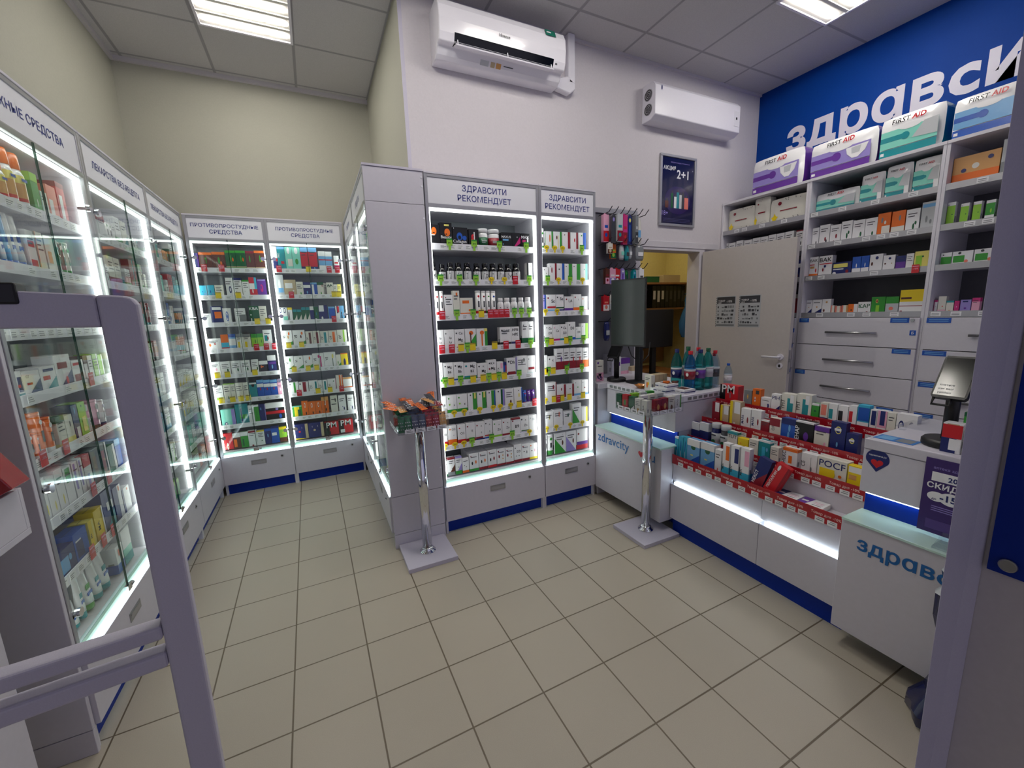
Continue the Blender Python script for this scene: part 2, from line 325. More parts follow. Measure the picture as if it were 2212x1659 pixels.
# ------------------------------------------------------------------ shelf cabinets
LEV = [1.912, 1.69, 1.467, 1.247, 1.027, 0.808, 0.585]
def cabinet(name, label, loc, rz, Wd, sign, D=0.325, glazed=True, top=2.355, group=None, signw=0.8, capsize=0.033, l_stile=0.02, r_stile=0.02, seed=0):
    t = thing(name, label, 'display cabinet', loc, rz, group); r = random.Random(seed)
    c = MB()
    for x0, x1 in ((0, 0.016), (Wd - 0.016, Wd)): c.box((x0, 0.004, 0.0), (x1, D, top - 0.012), m='white laminate')
    c.box((0.016, 0.02, 2.15), (Wd - 0.016, D, 2.166), m='white laminate').box((0.016, 0.03, 0.372), (Wd - 0.016, D, 0.388), m='white laminate')
    c.build('carcass', t)
    B((0.016, D - 0.012, 0.388), (Wd - 0.016, D - 0.004, 2.15), m='grey back').build('back_panel', t)
    f = MB()
    f.box((0, -0.004, 0.35), (l_stile, 0.012, top), m='aluminium').box((Wd - r_stile, -0.004, 0.35), (Wd, 0.012, top), m='aluminium')
    f.box((0, -0.006, top - 0.012), (Wd, D, top), m='panel laminate').box((l_stile, -0.004, top - 0.03), (Wd - r_stile, 0.012, top - 0.012), m='aluminium').box((l_stile, -0.004, 2.152), (Wd - r_stile, 0.012, 2.176), m='aluminium')
    f.build('frame', t, bevel=0.0015, seg=1)
    sg = B((l_stile, 0.0, 2.176), (Wd - r_stile, 0.008, top - 0.03), m='sign face').build('header_sign', t)
    if sign:
        lt = MB(); n = len(sign)
        for k, s in enumerate(sign):
            z = 2.2505 + ((n - 1) / 2 - k) * capsize * 1.62 - capsize / 2
            lt.text(s, (Wd / 2, -0.0012, z), (1, 0, 0), (0, 0, 1), capsize, m='ink blue', bold=0.006, width=Wd * signw)
        lt.build('lettering', sg)
    B((0.0, 0.03, 0.0), (Wd, D - 0.01, 0.096), m='blue laminate').build('plinth', t)
    dw = B((0.0025, -0.016, 0.098), (Wd - 0.0025, 0.002, 0.348), m='panel laminate').build('drawer', t, bevel=0.001, seg=1)
    hx = Wd * 0.5; m = MB()
    m.box((hx - 0.058, -0.019, 0.248), (hx + 0.058, -0.0162, 0.288), m='steel').box((hx - 0.048, -0.0195, 0.257), (hx + 0.048, -0.0185, 0.277), m='aluminium').box((hx - 0.05, -0.0215, 0.277), (hx + 0.05, -0.0185, 0.283), m='steel')
    m.build('handle', dw)
    MB().prism([(Wd * 0.83 + x, -0.0162, 0.292 + z) for x, z in disc(0, 0, 0.011, 0.011)], (0, -0.004, 0), m='steel').prism([(Wd * 0.83 + x, -0.0202, 0.292 + z) for x, z in disc(0, 0, 0.005, 0.005)], (0, -0.003, 0), m='black plastic').build('lock', dw)
    B((l_stile + 0.002, -0.012, 0.3495), (Wd - r_stile - 0.002, 0.014, 0.362), m='led cool').build('ledge_light', t)
    B((l_stile + 0.002, 0.006, 0.3625), (Wd - r_stile - 0.002, 0.018, 0.386), m='frosted mint').build('ledge_glass', t)
    li = B((l_stile, 0.014, 2.138), (Wd - r_stile, 0.030, 2.1495), m='led').build('strip_light', t)
    for x0 in (l_stile - 0.003, Wd - r_stile - 0.009): B((x0, 0.0125, 0.392), (x0 + 0.012, 0.034, 2.134), m='led').build('strip_light', t)
    for k, z in enumerate(LEV):
        sh = B((0.016, 0.045, z), (Wd - 0.016, D - 0.014, z + 0.016), m='white laminate').build('shelf', t)
        p = B((0.022, 0.040, z - 0.001), (Wd - 0.022, 0.044, z + 0.038), m='sign face'); x = 0.04
        while x < Wd - 0.09:
            w2 = r.uniform(0.035, 0.05)
            if r.random() < 0.8:
                p.box((x, 0.0392, z + 0.004), (x + w2, 0.040, z + 0.033), 'W')
                for q in range(3): p.box((x + 0.004, 0.0388, z + 0.010 + q * 0.007), (x + w2 * r.uniform(0.5, 0.9), 0.0392, z + 0.0125 + q * 0.007), 'g')
            x += w2 + r.uniform(0.006, 0.03)
        p.build('price_rail', sh)
    if glazed:
        mid = Wd / 2
        for s, x0, x1 in ((-1, l_stile - 0.008, mid - 0.002), (1, mid + 0.002, Wd - r_stile + 0.008)):
            g = B((x0, -0.012, 0.372), (x1, -0.007, 2.164), m='glass').build('glass_door', t)
            e = mid + s * 0.002
            B((e - 0.0011, -0.0122, 0.372), (e + 0.0011, -0.0068, 2.164), m='glass edge').build('glass_edge', g)
            xh = x0 + 0.03 if s < 0 else x1 - 0.03
            for z in (0.52, 0.98, 1.54, 2.02):
                m = MB().prism([(xh + a, -0.016, z + b) for a, b in disc(0, 0, 0.016, 0.016, 16)], (0, 0.014, 0), m='chrome')
                m.box((min(xh, xh + s * 0.03), -0.004, z - 0.006), (max(xh, xh + s * 0.03), 0.03, z + 0.006), m='steel').build('hinge', g)
        m = MB().box((mid - 0.026, -0.020, 0.374), (mid + 0.014, -0.005, 0.400), m='chrome').tube([(mid + 0.014, -0.014, 0.387), (mid + 0.034, -0.014, 0.387)], 0.009, m='steel', n=12)
        m.build('cam_lock', t)
    return t
cabinet('glass_cabinet', 'tall glass-door cabinet under the ЖНЫЕ СРЕДСТВА sign, nearest the camera on the cream wall', (-0.85, 1.782, 0), math.pi / 2, 0.805, ['НАРУЖНЫЕ СРЕДСТВА'], group='glass cabinets on the long cream wall', signw=0.86, seed=1)
cabinet('glass_cabinet', 'middle glass cabinet of the long cream wall, under a ЛЕКАРСТВА БЕЗ РЕЦЕПТА sign', (-0.85, 2.589, 0), math.pi / 2, 0.803, ['ЛЕКАРСТВА БЕЗ РЕЦЕПТА'], group='glass cabinets on the long cream wall', signw=0.8, seed=2)
cabinet('glass_cabinet', 'glass cabinet in the aisle corner, under the farther ЛЕКАРСТВА БЕЗ РЕЦЕПТА sign', (-0.85, 3.394, 0), math.pi / 2, 0.757, ['ЛЕКАРСТВА БЕЗ РЕЦЕПТА'], group='glass cabinets on the long cream wall', signw=0.8, seed=3)
cabinet('glass_cabinet', 'glass cabinet at the aisle end, first ПРОТИВОПРОСТУДНЫЕ СРЕДСТВА sign from the corner', (-0.835, 4.155, 0), 0, 0.555, ['ПРОТИВОПРОСТУДНЫЕ', 'СРЕДСТВА'], D=0.32, group='glass cabinets at the end of the aisle', signw=0.83, capsize=0.030, l_stile=0.024, seed=4)
cabinet('glass_cabinet', 'glass cabinet at the aisle end, second ПРОТИВОПРОСТУДНЫЕ СРЕДСТВА sign, beside the return wall', (-0.28, 4.155, 0), 0, 0.61, ['ПРОТИВОПРОСТУДНЫЕ', 'СРЕДСТВА'], D=0.32, group='glass cabinets at the end of the aisle', signw=0.74, capsize=0.030, r_stile=0.026, seed=5)
cabinet('glass_cabinet', 'glass cabinet just behind the tall grey end panel, facing the aisle', (0.345, 3.385, 0), -math.pi / 2, 0.78, ['СРЕДСТВА'], group='glass cabinets facing the aisle', signw=0.5, seed=6)
cabinet('glass_cabinet', 'farther glass cabinet facing the aisle, meeting the aisle end cabinets', (0.345, 4.15, 0), -math.pi / 2, 0.763, ['СРЕДСТВА'], group='glass cabinets facing the aisle', signw=0.5, seed=7)
cabinet('open_cabinet', 'wide open vitamin cabinet under the wider two-line blue-lettered sign', (0.689, 2.585, 0), 0, 0.786, ['ЗДРАВСИТИ', 'РЕКОМЕНДУЕТ'], D=0.355, glazed=False, group='open vitamin cabinets', signw=0.62, capsize=0.036, seed=8)
cabinet('open_cabinet', 'narrow open vitamin cabinet under the narrower two-line sign, beside the counter', (1.476, 2.585, 0), 0, 0.476, ['ЗДРАВСИТИ', 'РЕКОМЕНДУЕТ'], D=0.355, glazed=False, group='open vitamin cabinets', signw=0.8, capsize=0.036, seed=9)
# end panel of the aisle cabinets
t = thing('end_panel', 'tall plain grey end panel of the aisle cabinets, behind the pouch stand', 'panel', (0.345, 2.585, 0))
m = MB().box((-0.006, -0.018, 0.36), (0.334, 0, 2.155), m='panel laminate').build('panel_board', t, bevel=0.0015, seg=1)
B((-0.006, -0.018, 2.157), (0.334, 0, 2.343), m='panel laminate').build('panel_board', t, bevel=0.0015, seg=1)
B((-0.006, -0.018, 0.098), (0.334, 0, 0.357), m='panel laminate').build('panel_board', t, bevel=0.0015, seg=1)
B((-0.006, -0.018, 0.0), (0.334, 0, 0.095), m='panel laminate').build('panel_board', t, bevel=0.0015, seg=1)
B((-0.008, -0.022, 2.344), (0.336, 0.004, 2.356), m='gate white').build('top_strip', t)
for z in (2.31, 2.26, 2.08, 1.57, 1.02, 0.5, 0.2): MB().prism([(0.325 + a, -0.018, z + b) for a, b in disc(0, 0, 0.006, 0.006, 10)], (0, -0.003, 0), m='sign face').build('screw_cap', t)
# end panel of the wall cabinets (near the camera)
t = thing('end_panel', 'tall grey end panel of the wall cabinets, behind the white security gate', 'panel', (-1.18, 1.762, 0))
for z0, z1 in ((0.0, 0.095), (0.098, 0.357), (0.36, 2.343)): B((0, 0, z0), (0.332, 0.018, z1), m='panel laminate').build('panel_board', t, bevel=0.0015, seg=1)
# shelving with drawers behind the counter
def dispensary(name, label, y0, y1, rails, drawers, labels, handle_side='c', seed=0):
    t = thing(name, label, 'shelving unit', (3.77, y0, 0), -math.pi / 2, 'shelving bays along the blue wall'); Wd = y0 - y1; D = 0.455; r = random.Random(seed)
    c = MB()
    for x0, x1 in ((0, 0.018), (Wd - 0.018, Wd)): c.box((x0, 0, 0), (x1, D, 2.47), m='white laminate')
    c.box((0, -0.004, 2.47), (Wd, D, 2.49), m='white laminate'); c.build('carcass', t, bevel=0.001, seg=1)
    B((0.018, D - 0.012, 0.1), (Wd - 0.018, D - 0.004, 2.47), m='dark back').build('back_panel', t)
    for z in rails:
        sh = B((0.018, 0.012, z), (Wd - 0.018, D - 0.014, z + 0.018), m='white laminate').build('shelf', t)
        p = B((0.018, 0.004, z - 0.004), (Wd - 0.018, 0.010, z + 0.036), m='aluminium'); x = 0.03
        while x < Wd - 0.1:
            if r.random() < 0.6:
                p.box((x, 0.0028, z + 0.002), (x + 0.05, 0.004, z + 0.03), 'W')
                for q in range(2): p.box((x + 0.005, 0.0022, z + 0.008 + q * 0.01), (x + 0.042, 0.0028, z + 0.012 + q * 0.01), 'g')
            x += r.uniform(0.06, 0.13)
        p.build('price_rail', sh)
    for k, (z1, z0) in enumerate(drawers):
        dw = B((0.014, -0.018, z0 + 0.003), (Wd - 0.014, 0, z1 - 0.003), m='white laminate').build('drawer', t, bevel=0.001, seg=1)
        hz = (z0 + z1) / 2 - 0.005; h = MB(); cx = Wd * 0.5
        for s in (-1, 1): h.tube([(cx + s * 0.155, -0.018, hz), (cx + s * 0.155, -0.042, hz)], 0.006, m='steel')
        h.tube([(cx - 0.168, -0.042, hz), (cx + 0.168, -0.042, hz)], 0.009, m='steel', n=12); h.build('handle', dw)
        l = MB()
        for a, w_, top in labels[k]:
            zz = z1 - 0.004 if top else (z0 + z1) / 2 + 0.02
            l.box((a, -0.0195, zz - (0.034 if w_ > .05 else 0.035)), (a + w_, -0.0182, zz), 'B')
            if w_ > .05:
                for q in range(2): l.box((a + 0.012, -0.0199, zz - 0.014 - q * 0.011), (a + w_ - 0.012, -0.0195, zz - 0.009 - q * 0.011), 'b')
            else: l.text('АБВ'[seed % 3], (a + w_ / 2, -0.0199, zz - 0.027), (1, 0, 0), (0, 0, 1), 0.018, 'W', bold=0.02)
        if labels[k]: l.build('drawer_label', dw)
    MB().prism([(Wd - 0.05 + a, -0.018, drawers[0][0] - 0.02 + b) for a, b in disc(0, 0, 0.011, 0.011)], (0, -0.006, 0), m='steel').build('lock', t)
    B((0.014, 0.02, 0), (Wd - 0.014, 0.04, 0.1), m='blue laminate').build('plinth', t)
dz = [(1.378, 1.158), (1.158, 0.94), (0.94, 0.72), (0.72, 0.41), (0.41, 0.1)]
dispensary('dispensary_shelving', 'shelving bay partly hidden by the open door, wipes packs on its top shelf', 2.945, 2.147, [2.19, 1.94, 1.685, 1.383], dz, [[(0.70, 0.07, 1), (0.755, 0.03, 0)], [(0.66, 0.12, 1)], [(0.66, 0.12, 1)], [(0.66, 0.12, 1)], []], seed=0)
dispensary('dispensary_shelving', 'shelving bay with three long-handled drawers, beneath the large teal pack', 2.146, 1.333, [2.19, 1.94, 1.685, 1.383], dz, [[(0.022, 0.075, 1), (0.64, 0.105, 1), (0.755, 0.034, 0)], [(0.67, 0.105, 1)], [(0.02, 0.08, 1)], [(0.02, 0.08, 1), (0.62, 0.1, 1)], []], seed=1)
dispensary('dispensary_shelving', 'shelving bay with orange packs on top shelf, beside the white partition', 1.332, 0.52, [2.19, 1.94, 1.685, 1.383], dz, [[(0.022, 0.12, 1)], [(0.022, 0.12, 1)], [(0.022, 0.12, 1)], [(0.022, 0.1, 1)], []], seed=2)
PROD = '''
@cw0 y2.632 1.930
707,784,133;c;K;eO50702218 qK38605565 qW18505554 qg10083012
784,864,148;c;K;eO60602416 qK45505555 TBeauty|50|42|46|W qy35857592
867,969,124;c;K;eB45552020 eK45501010 eB78481412 TCollagen|45|38|60|W qW05900897
975,1045,117;c;K;eR45602014 eK50600707 eR40402016 qW50306085 
1048,1122,128;j;W;E
1124,1207,127;j;W;r
1210,1289,110;c;K;TMAXUS|45|82|70|W qb10506560 qb10251535
1289,1354,110;c;K;dM80 dK40 eW60750404
1360,1427,110;c;K;TMAX|45|82|80|W qM10455060 qW82406580
@cw1 y2.632 1.708
707,753,130;f;K;W|K
763,814,117;f;K;W|C
817,872,128;f;K;W|
872,930,128;f;K;W|C
934,992,128;f;K;W|
1002,1059,127;f;K;W|
1060,1117,128;f;K;W|D
1118,1178,128;f;K;W|
1178,1233,128;f;K;W|I
1234,1290,126;f;K;W|V
1293,1358,131;f;K;W|
1396,1442,135;c;W;lK30 eG60850604
@cw2 y2.632 1.485
707,722,171;u;W;R
724,754,171;u;W;R
755,784,170;u;W;R
786,844,146;c;W;bg12 er15880606 i3
844,890,172;c;w;qO45807092 br10 i2
891,982,125;c;w;qO18707085 eO72350808 bO22
1004,1044,171;u;W;R
1046,1080,169;u;W;r
1082,1113,169;u;W;G
1118,1154,168;u;W;B
1168,1218,120;f;W;W|
1218,1271,121;f;W;W|
1272,1326,121;f;W;W|
1327,1380,121;f;W;W|
1382,1438,122;f;W;W|
@cw3 y2.632 1.265
707,768,142;c;W;et15820805 TSp|60|62|34|k TLy|60|42|34|k lt06
770,840,141;c;W;eg15820805 TSp|60|62|34|K TLy|60|42|34|K
841,911,139;c;W;ek18820805 TCa|62|82|40|K TMg|58|52|44|K er20150808
914,994,140;c;W;zG75 eO55802010 qn45105580 aW30
997,1077,138;c;W;rG25 eO50802010 qO42105580 qy68859899
1171,1258,139;c;W;bK25 ek18840805 TEWE|60|82|34|g i2
1258,1323,139;c;W;bN25 THPB|50|85|50|K THPE|50|62|50|K
1345,1395,172;c;W;ek25850905 bE32 i2
1395,1440,170;c;W;ek25850905 bG32 i2
@cw4 y2.632 1.045
707,747,147;c;W;eG25850905 bG24 TMg|50|58|50|l TB6|60|42|44|l
751,820,142;c;W;ek18840805 TMg|62|80|42|K TB6|60|56|40|K bB22
821,893,140;c;W;ek18840805 TMg|62|80|42|K TB6|60|56|40|K bB22
893,986,131;c;W;eT18830805 TMg|68|82|34|K TB2|65|56|32|K bG25 qT00259932
990,1067,119;c;W;ek18830805 TK|62|82|26|K TMg|62|56|40|K br20
1067,1135,137;c;W;ek22830805 TK+|58|83|44|K TMg|62|58|46|K br20 er20550906
1138,1188,119;c;W;LVITA|25|50|60|K qp55609090
1188,1213,113;c;B;rR35 tN20
1214,1290,139;c;W;ek22820905 TDh|62|78|50|K bN25 rV06 qr10159030
1292,1381,147;c;W;i3 eg70800810 eg50700610 lV06
1381,1446,143;c;W;eg18840705 TJ|72|78|24|k bt15 qr10309042
@cw5 y2.632 0.826
707,759,139;c;W;er15880805 TAB|55|55|50|K bO16
760,830,139;c;W;eG20850805 TB|75|50|26|K be14 bG30 ee25550907
831,906,138;c;W;eG20850805 TB|75|50|26|K be14 bG30 ee25550907
910,976,138;c;W;rG45 eK20120805 qy70709099 ek30900806
979,1046,138;c;W;rG45 eK20120805 qy70709099 ek30900806
1050,1116,140;c;W;rG45 rB12 eK20120805 ek30900806
1119,1189,140;c;W;rE42 rV20 eK20120805 ek30900806
1191,1262,137;c;W;en65301010 i3
1264,1333,137;c;W;rB12 ey60600812 ek55850606
1340,1369,111;u;B;R
1374,1406,109;u;P;W
1408,1442,108;u;P;W
@cw6 y2.632 0.603
707,751,153;c;W;eR10850805 TO3|55|62|56|K bR30
754,817,152;c;W;eO25830905 TO3|66|82|40|K TE|66|54|18|K bO36 
823,882,150;c;W;eR25830905 TO3|58|58|46|K bR30
884,954,152;c;W;er18840805 TE|68|62|36|K br28
955,1023,148;c;W;er18840805 TA|66|80|28|K TE|66|48|26|K bN20 qr00208028
1023,1084,154;c;W;ek18840805 TA|66|78|30|K TE|66|46|28|K bB20 qR00259930
1088,1158,139;c;W;eG18830805 TA|70|78|24|k TZn|68|52|40|k be24
1160,1230,140;c;W;er18840805 TA|66|80|26|K TZn|66|54|40|K br24
1233,1307,136;c;W;er18850805 TB9|66|54|52|K br12 bO10 tr08
1307,1380,139;c;W;ek18840805 TA|62|80|26|K TZn|62|52|40|k bV16 qE10209925
1382,1448,139;c;W;el18840805 TB6|60|78|44|l bs14
@cw7 y2.632 0.400
707,739,108;c;W;eG15850805 bE14 ey20300606 i2
739,791,129;c;W;dn60 eg60400806 bg20 tr10 i2
794,842,127;c;W;dV60 eg50400806 bG20 tV08 i2
844,894,106;c;W;eK30500606 en60400606 bO16 i1
897,967,128;*3c;W;er18860605 eK30450810 eO70500810 bG14 i1
969,1036,127;*3c;W;er18860605 eK30450810 eO70500810 br14 i1
1038,1108,130;*3c;W;er18860605 eK30450810 er70500810 bR14 i1
1110,1178,126;*3c;W;er18860805 er25550810 eo70600806 eo70400806 br12 i1
1180,1246,121;*3c;W;er18860805 er25550810 eo70600806 eo70400806 br12 i1
1248,1313,136;*2c;W;ek18800705 TD3|60|60|46|K eg30350707 eg65350707 br14
1313,1379,128;*3c;W;er18860805 eK30550707 eg65500710 br14 i1
1379,1446,121;*3c;W;eO18880805 eK30550707 ep70550710 bY14
@cn0 y2.632 1.930
1511,1549,152;u;W;G
1551,1616,134;c;W;rG18 eO60650820 lG04
1620,1690,135;c;W;rG22 en40700810 qy60055580
1694,1762,136;c;W;rr28 qy60756099 en30850606
1766,1831,137;c;W;rr22 eR55600810 er30100606
1836,1904,138;c;W;rO25 rB40 eG40850808
@cn1 y2.632 1.708
1515,1573,108;c;W;TA|72|60|30|K ek40840606 bB12
1580,1642,136;c;W;rr22 er35650815 eK20850505
1645,1709,137;c;W;rB30 ek30700808
1712,1777,136;c;W;rG45 eK20850606 eK25120606
1780,1850,137;c;W;rG45 eK20850606 eK25120606
1853,1917,139;c;W;rt30 et55700808 eK25120606
@cn2 y2.632 1.485
1513,1547,137;c;V;rB30 i2
1550,1631,138;c;W;er20820805 TSc|72|66|50|K bb22 qR10309938
1633,1701,138;c;W;ek20850805 TSe|72|78|52|K bN22 qE00289934
1708,1784,123;c;W;er22830805 TLA|70|74|46|K bP30
1787,1859,138;c;W;er22840805 TL|66|72|26|K bO30
1861,1917,123;c;W;eO22840805 TT|70|74|30|l bp20
@cn3 y2.632 1.265
1536,1601,142;c;W;eg22840805 TCa|66|80|44|K TD3|66|56|44|K bB20
1603,1664,138;c;W;ep22840805 TCa|66|68|44|K bM25
1665,1733,139;c;W;ek20840805 TCa|62|80|44|K TD3|62|54|44|K bT25
1734,1803,153;c;W;ek22860805 TD3|60|70|50|K bB25
1805,1855,113;c;W;eg22860805 TD3|60|66|50|k bT25
1858,1920,138;c;W;re40 eg20850606
@cn4 y2.632 1.045
1514,1552,136;c;W;TC|45|70|40|g by20
1555,1624,125;c;W;ek20840805 TK|65|75|36|K bO20
1627,1691,178;c;W;br45 i3 eP70550812 
1693,1746,177;c;W;br45 i3 dG40
1747,1806,176;c;W;br45 i3 eR60500812
1808,1866,173;c;W;br45 i3 eR60500812
1869,1923,169;c;W;bO45 i3
@cn5 y2.632 0.826
1534,1627,145;c;W;rr08 er70750812 i3
1630,1711,120;c;W;rr22 er50700610
1713,1786,116;c;W;rr22 er50700610
1788,1856,141;c;W;eg20850605 bb25 eG50600808
1858,1919,136;c;W;eg20850605 bb25 er50550808
@cn6 y2.632 0.603
1514,1595,144;c;W;ey55700514 ek60720412 i2
1597,1680,150;c;W;es60750814 i2
1687,1764,126;c;W;eE55750812 i2
1770,1852,178;c;W;aG80 i2
1855,1915,140;c;W;rY25 eG25200806
@cn7 y2.632 0.400
1516,1539,165;u;W;g
1540,1600,165;u;W;G
1603,1706,165;c;W;aG75 en70500712 TO|70|90|8|K i2
1708,1803,165;c;W;aV75 en70500712 i2
1809,1914,165;c;W;bR22 qP00229938 er15780806
@al0 y4.21 1.930
-805,-780,133;c;N;rP30
-777,-688,141;c;n;tO14 eG50550818 bM12 qn20355060
-688,-597,146;c;n;tO14 eG50550818 eO65400810 bR12
-597,-523,161;c;E;tG12 eG50600818 eO72550810 bG16 qd00169920
-523,-451,163;c;E;tG12 eG50600818 eO72550810 bG16 qd00169920
-451,-388,161;c;n;tr12 eG45600818 bM14 qd00149918
-388,-314,166;c;n;tO12 eG55600818 eY72550810 bR14 qd00149918
@al1 y4.21 1.708
-809,-756,99;c;c;eB40500812 qb60109040
-753,-704,102;c;c;eB40500812 qb60109040
-702,-641,103;c;w;ek70600810 i3
-628,-568,163;c;W;lK10 eN60401618 eW60400810 i2
-568,-507,161;c;W;tN12 i4 eg30300505
-505,-454,145;c;W;tG10 i3 eg30350505
-454,-397,167;c;W;tR30 rc30 qR00009940 eW40300810
-397,-329,152;c;P;eM50501622 eP45550810 qV10909597
@al2 y4.21 1.485
-813,-755,95;c;W;eK30600610 i2
-755,-672,152;c;N;qO30359070 qW15809095
-672,-613,135;c;W;eB50501832 eW50501024 eB50500814
-589,-509,132;c;W;i3 qg40109960
-482,-408,149;c;E;TKBA|50|86|60|W eW15500808 qW10102030
-408,-353,147;c;w;i4
@al3 y4.21 1.265
-814,-714,107;c;W;eO20500812 qR60505065 i2
-714,-659,136;c;O;qc00209950 bR20
-659,-608,139;c;b;qW00309970 tB20
-605,-556,137;c;w;tg20 qY20005050 i2
-556,-497,134;c;w;tg20 qY20005050 i2
-494,-449,131;c;e;tG25 qE70406060
-449,-403,132;c;e;tG25 qE70406060
-403,-337,162;c;W;qT15405070 er55550810 i1
@al4 y4.21 1.045
-817,-748,130;c;W;ep60501010 i2
-746,-674,128;c;W;eE70400812 i3
-671,-601,128;c;W;eE70400812 i3
-600,-529,127;c;W;eE70400812 i3
-521,-467,128;c;W;eE80400812 i3
-465,-395,111;c;K;tW28 eO25550812 qO30505060
-395,-330,156;c;N;tW30 qP10509562 eb50350812
@al5 y4.21 0.826
-817,-755,144;c;W;be30 i3
-750,-699,156;c;w;i3 eE60200810 te04
-699,-665,154;c;w;i3 eE60200810 te04
-664,-609,154;c;w;i3 er60200810
-608,-567,153;c;w;i3 eE60200810
-561,-502,145;c;T;eK50852012 qW05909599
-502,-451,165;c;B;tb14 qW00609978 eR50500808
-451,-399,159;c;B;tb14 qW00609978 eR50500808
-399,-345,156;c;B;tb14 qW00609978 eR50500808
-345,-304,126;c;p;eW50500812 i2
@al6 y4.21 0.603
-797,-693,154;c;t;eN30181210 eW30180706 rV25
-690,-594,188;c;T;qG30309050 qN50104080
-594,-550,169;c;W;i3 qg40204060
-550,-512,168;c;G;tW10
-512,-462,169;c;N;eb30750808 rV10
-462,-312,170;c;K;tW28 qR00409955 eB75250812 eV60650806
@al7 y4.21 0.400
-808,-738,144;c;R;ew40201222 eO40180808
-738,-680,137;c;n;tW28 qO10105060
-680,-623,140;c;G;tW26 qE20104055
-623,-555,144;c;W;qr05859097 i2 er45051208
-555,-496,134;c;W;tY08 eE60300806 i3
-496,-444,142;c;N;tB16 eb50550812
-444,-380,156;c;B;qW10457062 tN12
-380,-320,140;c;e;tY16 bn30 eY50600808
@ar0 y4.21 1.930
-262,-215,205;c;W;bN40 qR00409952 eW30500608
-215,-155,205;c;T;LPRO|20|65|60|W tb10 qR40308040
-155,-100,205;c;t;eW50852214 qw30209950
-100,-35,205;c;t;eW50852214 eG50402012
-35,29,205;c;R;tb18 bN20 i2 eb60100808
29,99,205;c;R;tb18 bN20 i2 eb60100808
109,165,177;c;W;qb00309975 qR00559960 bB10
165,222,175;c;W;qb00309975 qR00559960 bB10
235,280,141;c;W;bM40 qR10508060
@ar1 y4.21 1.708
-257,-192,190;c;l;eW50501530 qb30209040
-192,-97,148;c;d;qW08507080 eW75350808 
-97,-41,130;c;w;eG60200812 i3
-41,18,127;c;N;qW00609980 eb50301010
18,73,124;c;B;qW15155085 tb12
73,126,127;c;w;tE20 eG55200814 er80750610
126,184,126,1;c;w;i3
149,208,124;c;w;TAA|50|80|70|E i2
208,242,107;c;w;i2 et50500808
242,274,108;c;y;i2
@ar2 y4.21 1.485
-262,-191,131;c;W;eN25801217 eW25800811 eN70801217 eW70800811 qt50109940
-188,-152,129;c;W;tY15 qk15103070 
-149,-116,112;c;E;dw60 tT20
-116,-79,111;c;E;dw60 tT20
-79,-43,130;c;E;dw60 tT20
-43,-10,129;c;E;dw60 tT20
-10,23,135;c;N;tW25
23,62,132;c;E;qW10005020 eT50500812
62,137,143;c;N;qW05606099 eW35201010
143,201,129;c;B;tb12 lb08
205,241,135;c;W;qN30507099 qR40559095
241,280,136;c;b;qK30105060 eW50600808
@ar3 y4.21 1.265
-262,-176,148;c;W;zG35 eO70800810 eo60600610 LVI|25|60|40|K
-173,-72,147;c;W;zG35 eO75800810 en65600610 LVI|25|60|40|K
-69,-10,132;c;w;qn45057590 LOF|25|50|40|K
-9,50,133;c;w;qr45057590 LOF|25|50|40|K
52,121,128;c;w;qT45057590 LOF|25|50|40|K
123,196,130;c;w;qO45057590 LOF|25|50|40|K
197,282,133;c;w;qe60007599 LOF|30|50|40|K
@ar4 y4.21 1.045
-262,-190,136;c;W;zG40 eG60750812 LVI|30|55|40|K
-189,-112,133;c;W;zG40 eE70850808 LVI|30|65|40|K
-111,-35,134;c;W;zG40 eO70800812 LVI|30|55|40|K
-35,63,147;c;W;qM65007580 eM55800810 LVI|25|60|40|K
63,164,150;c;W;qE70007570 ey75750814 LVI|25|60|40|K
164,208,121;c;w;eG40400812 dG40
208,271,131;c;Y;eN50351628 tO05
@ar5 y4.21 0.826
-255,-177,115;c;W;eg15850808 qG50057099 qG70505070
-174,-94,110;c;W;ek15850808 qr40057599 qr70505080
-91,-12,115;c;W;qT65108590 LOF|25|50|40|g
-11,67,110;c;W;qT65108590 LOF|25|50|40|g
70,142,116;c;W;eE75800808 LVI|25|50|40|K rp06
145,206,145;c;w;qO45007099 rO15
206,286,116;c;W;bO25 to12
@ar6 y4.21 0.603
-262,-171,114;c;G;qY30007599 qE60109070 tt06
-171,-117,152;c;O;eW50751216 eO50750810 eK60250810 bR08 
-117,-57,142;c;O;eW50751216 eO50750810 eK60250810 bR08
-57,-3,141;c;O;eW50751216 eO50750810 eK60250810 bR08
-3,60,172;c;O;eW50701216 eO50700810 eK60300810 bR08 to20
76,139,176;c;w;ek70750812 qk10508055 i1
146,213,170;c;W;eN70250810 eP50350606 i2
226,285,166;c;W;eN70250810 eP50350606 i2
@ar7 y4.21 0.400
-262,-140,142;c;N;eW40752012 eN40751808 eR40500808 aY10 rd20
-140,-7,140;c;N;eW45752012 eN45751808 ed40500808 rd18
-1,126,123;c;R;lK35 TPM|50|80|70|W qg60406060 qK10054030
126,256,129;c;R;lK35 TPM|50|80|70|W qg60406060 qW10054030
@ln0 x-0.9 1.930
2035,2077,127;s;W;O|oR
2082,2133,154;s;W;O|oR
2133,2189,200;s;W;O|oR
2191,2258,200;s;W;O|oR
2262,2310,155;c;G;eW50300610 te20
2313,2361,101;c;w;i2 lt10
2365,2435,140;c;s;qW10205060 bW20
2443,2507,172;c;R;qW20106070 tr12
@ln1 x-0.9 1.708
1964,1998,160;t;b;B
2003,2031,168;t;W;B
2034,2060,177;t;b;B
2063,2096,188;t;W;B
2099,2145,190;t;W;B
2151,2203,150;c;W;qR10608575 qR10108530 i2
2210,2259,154;c;w;i3 lO06
2266,2330,150;c;w;qo20306060 bs12
2337,2375,145;u;E;k
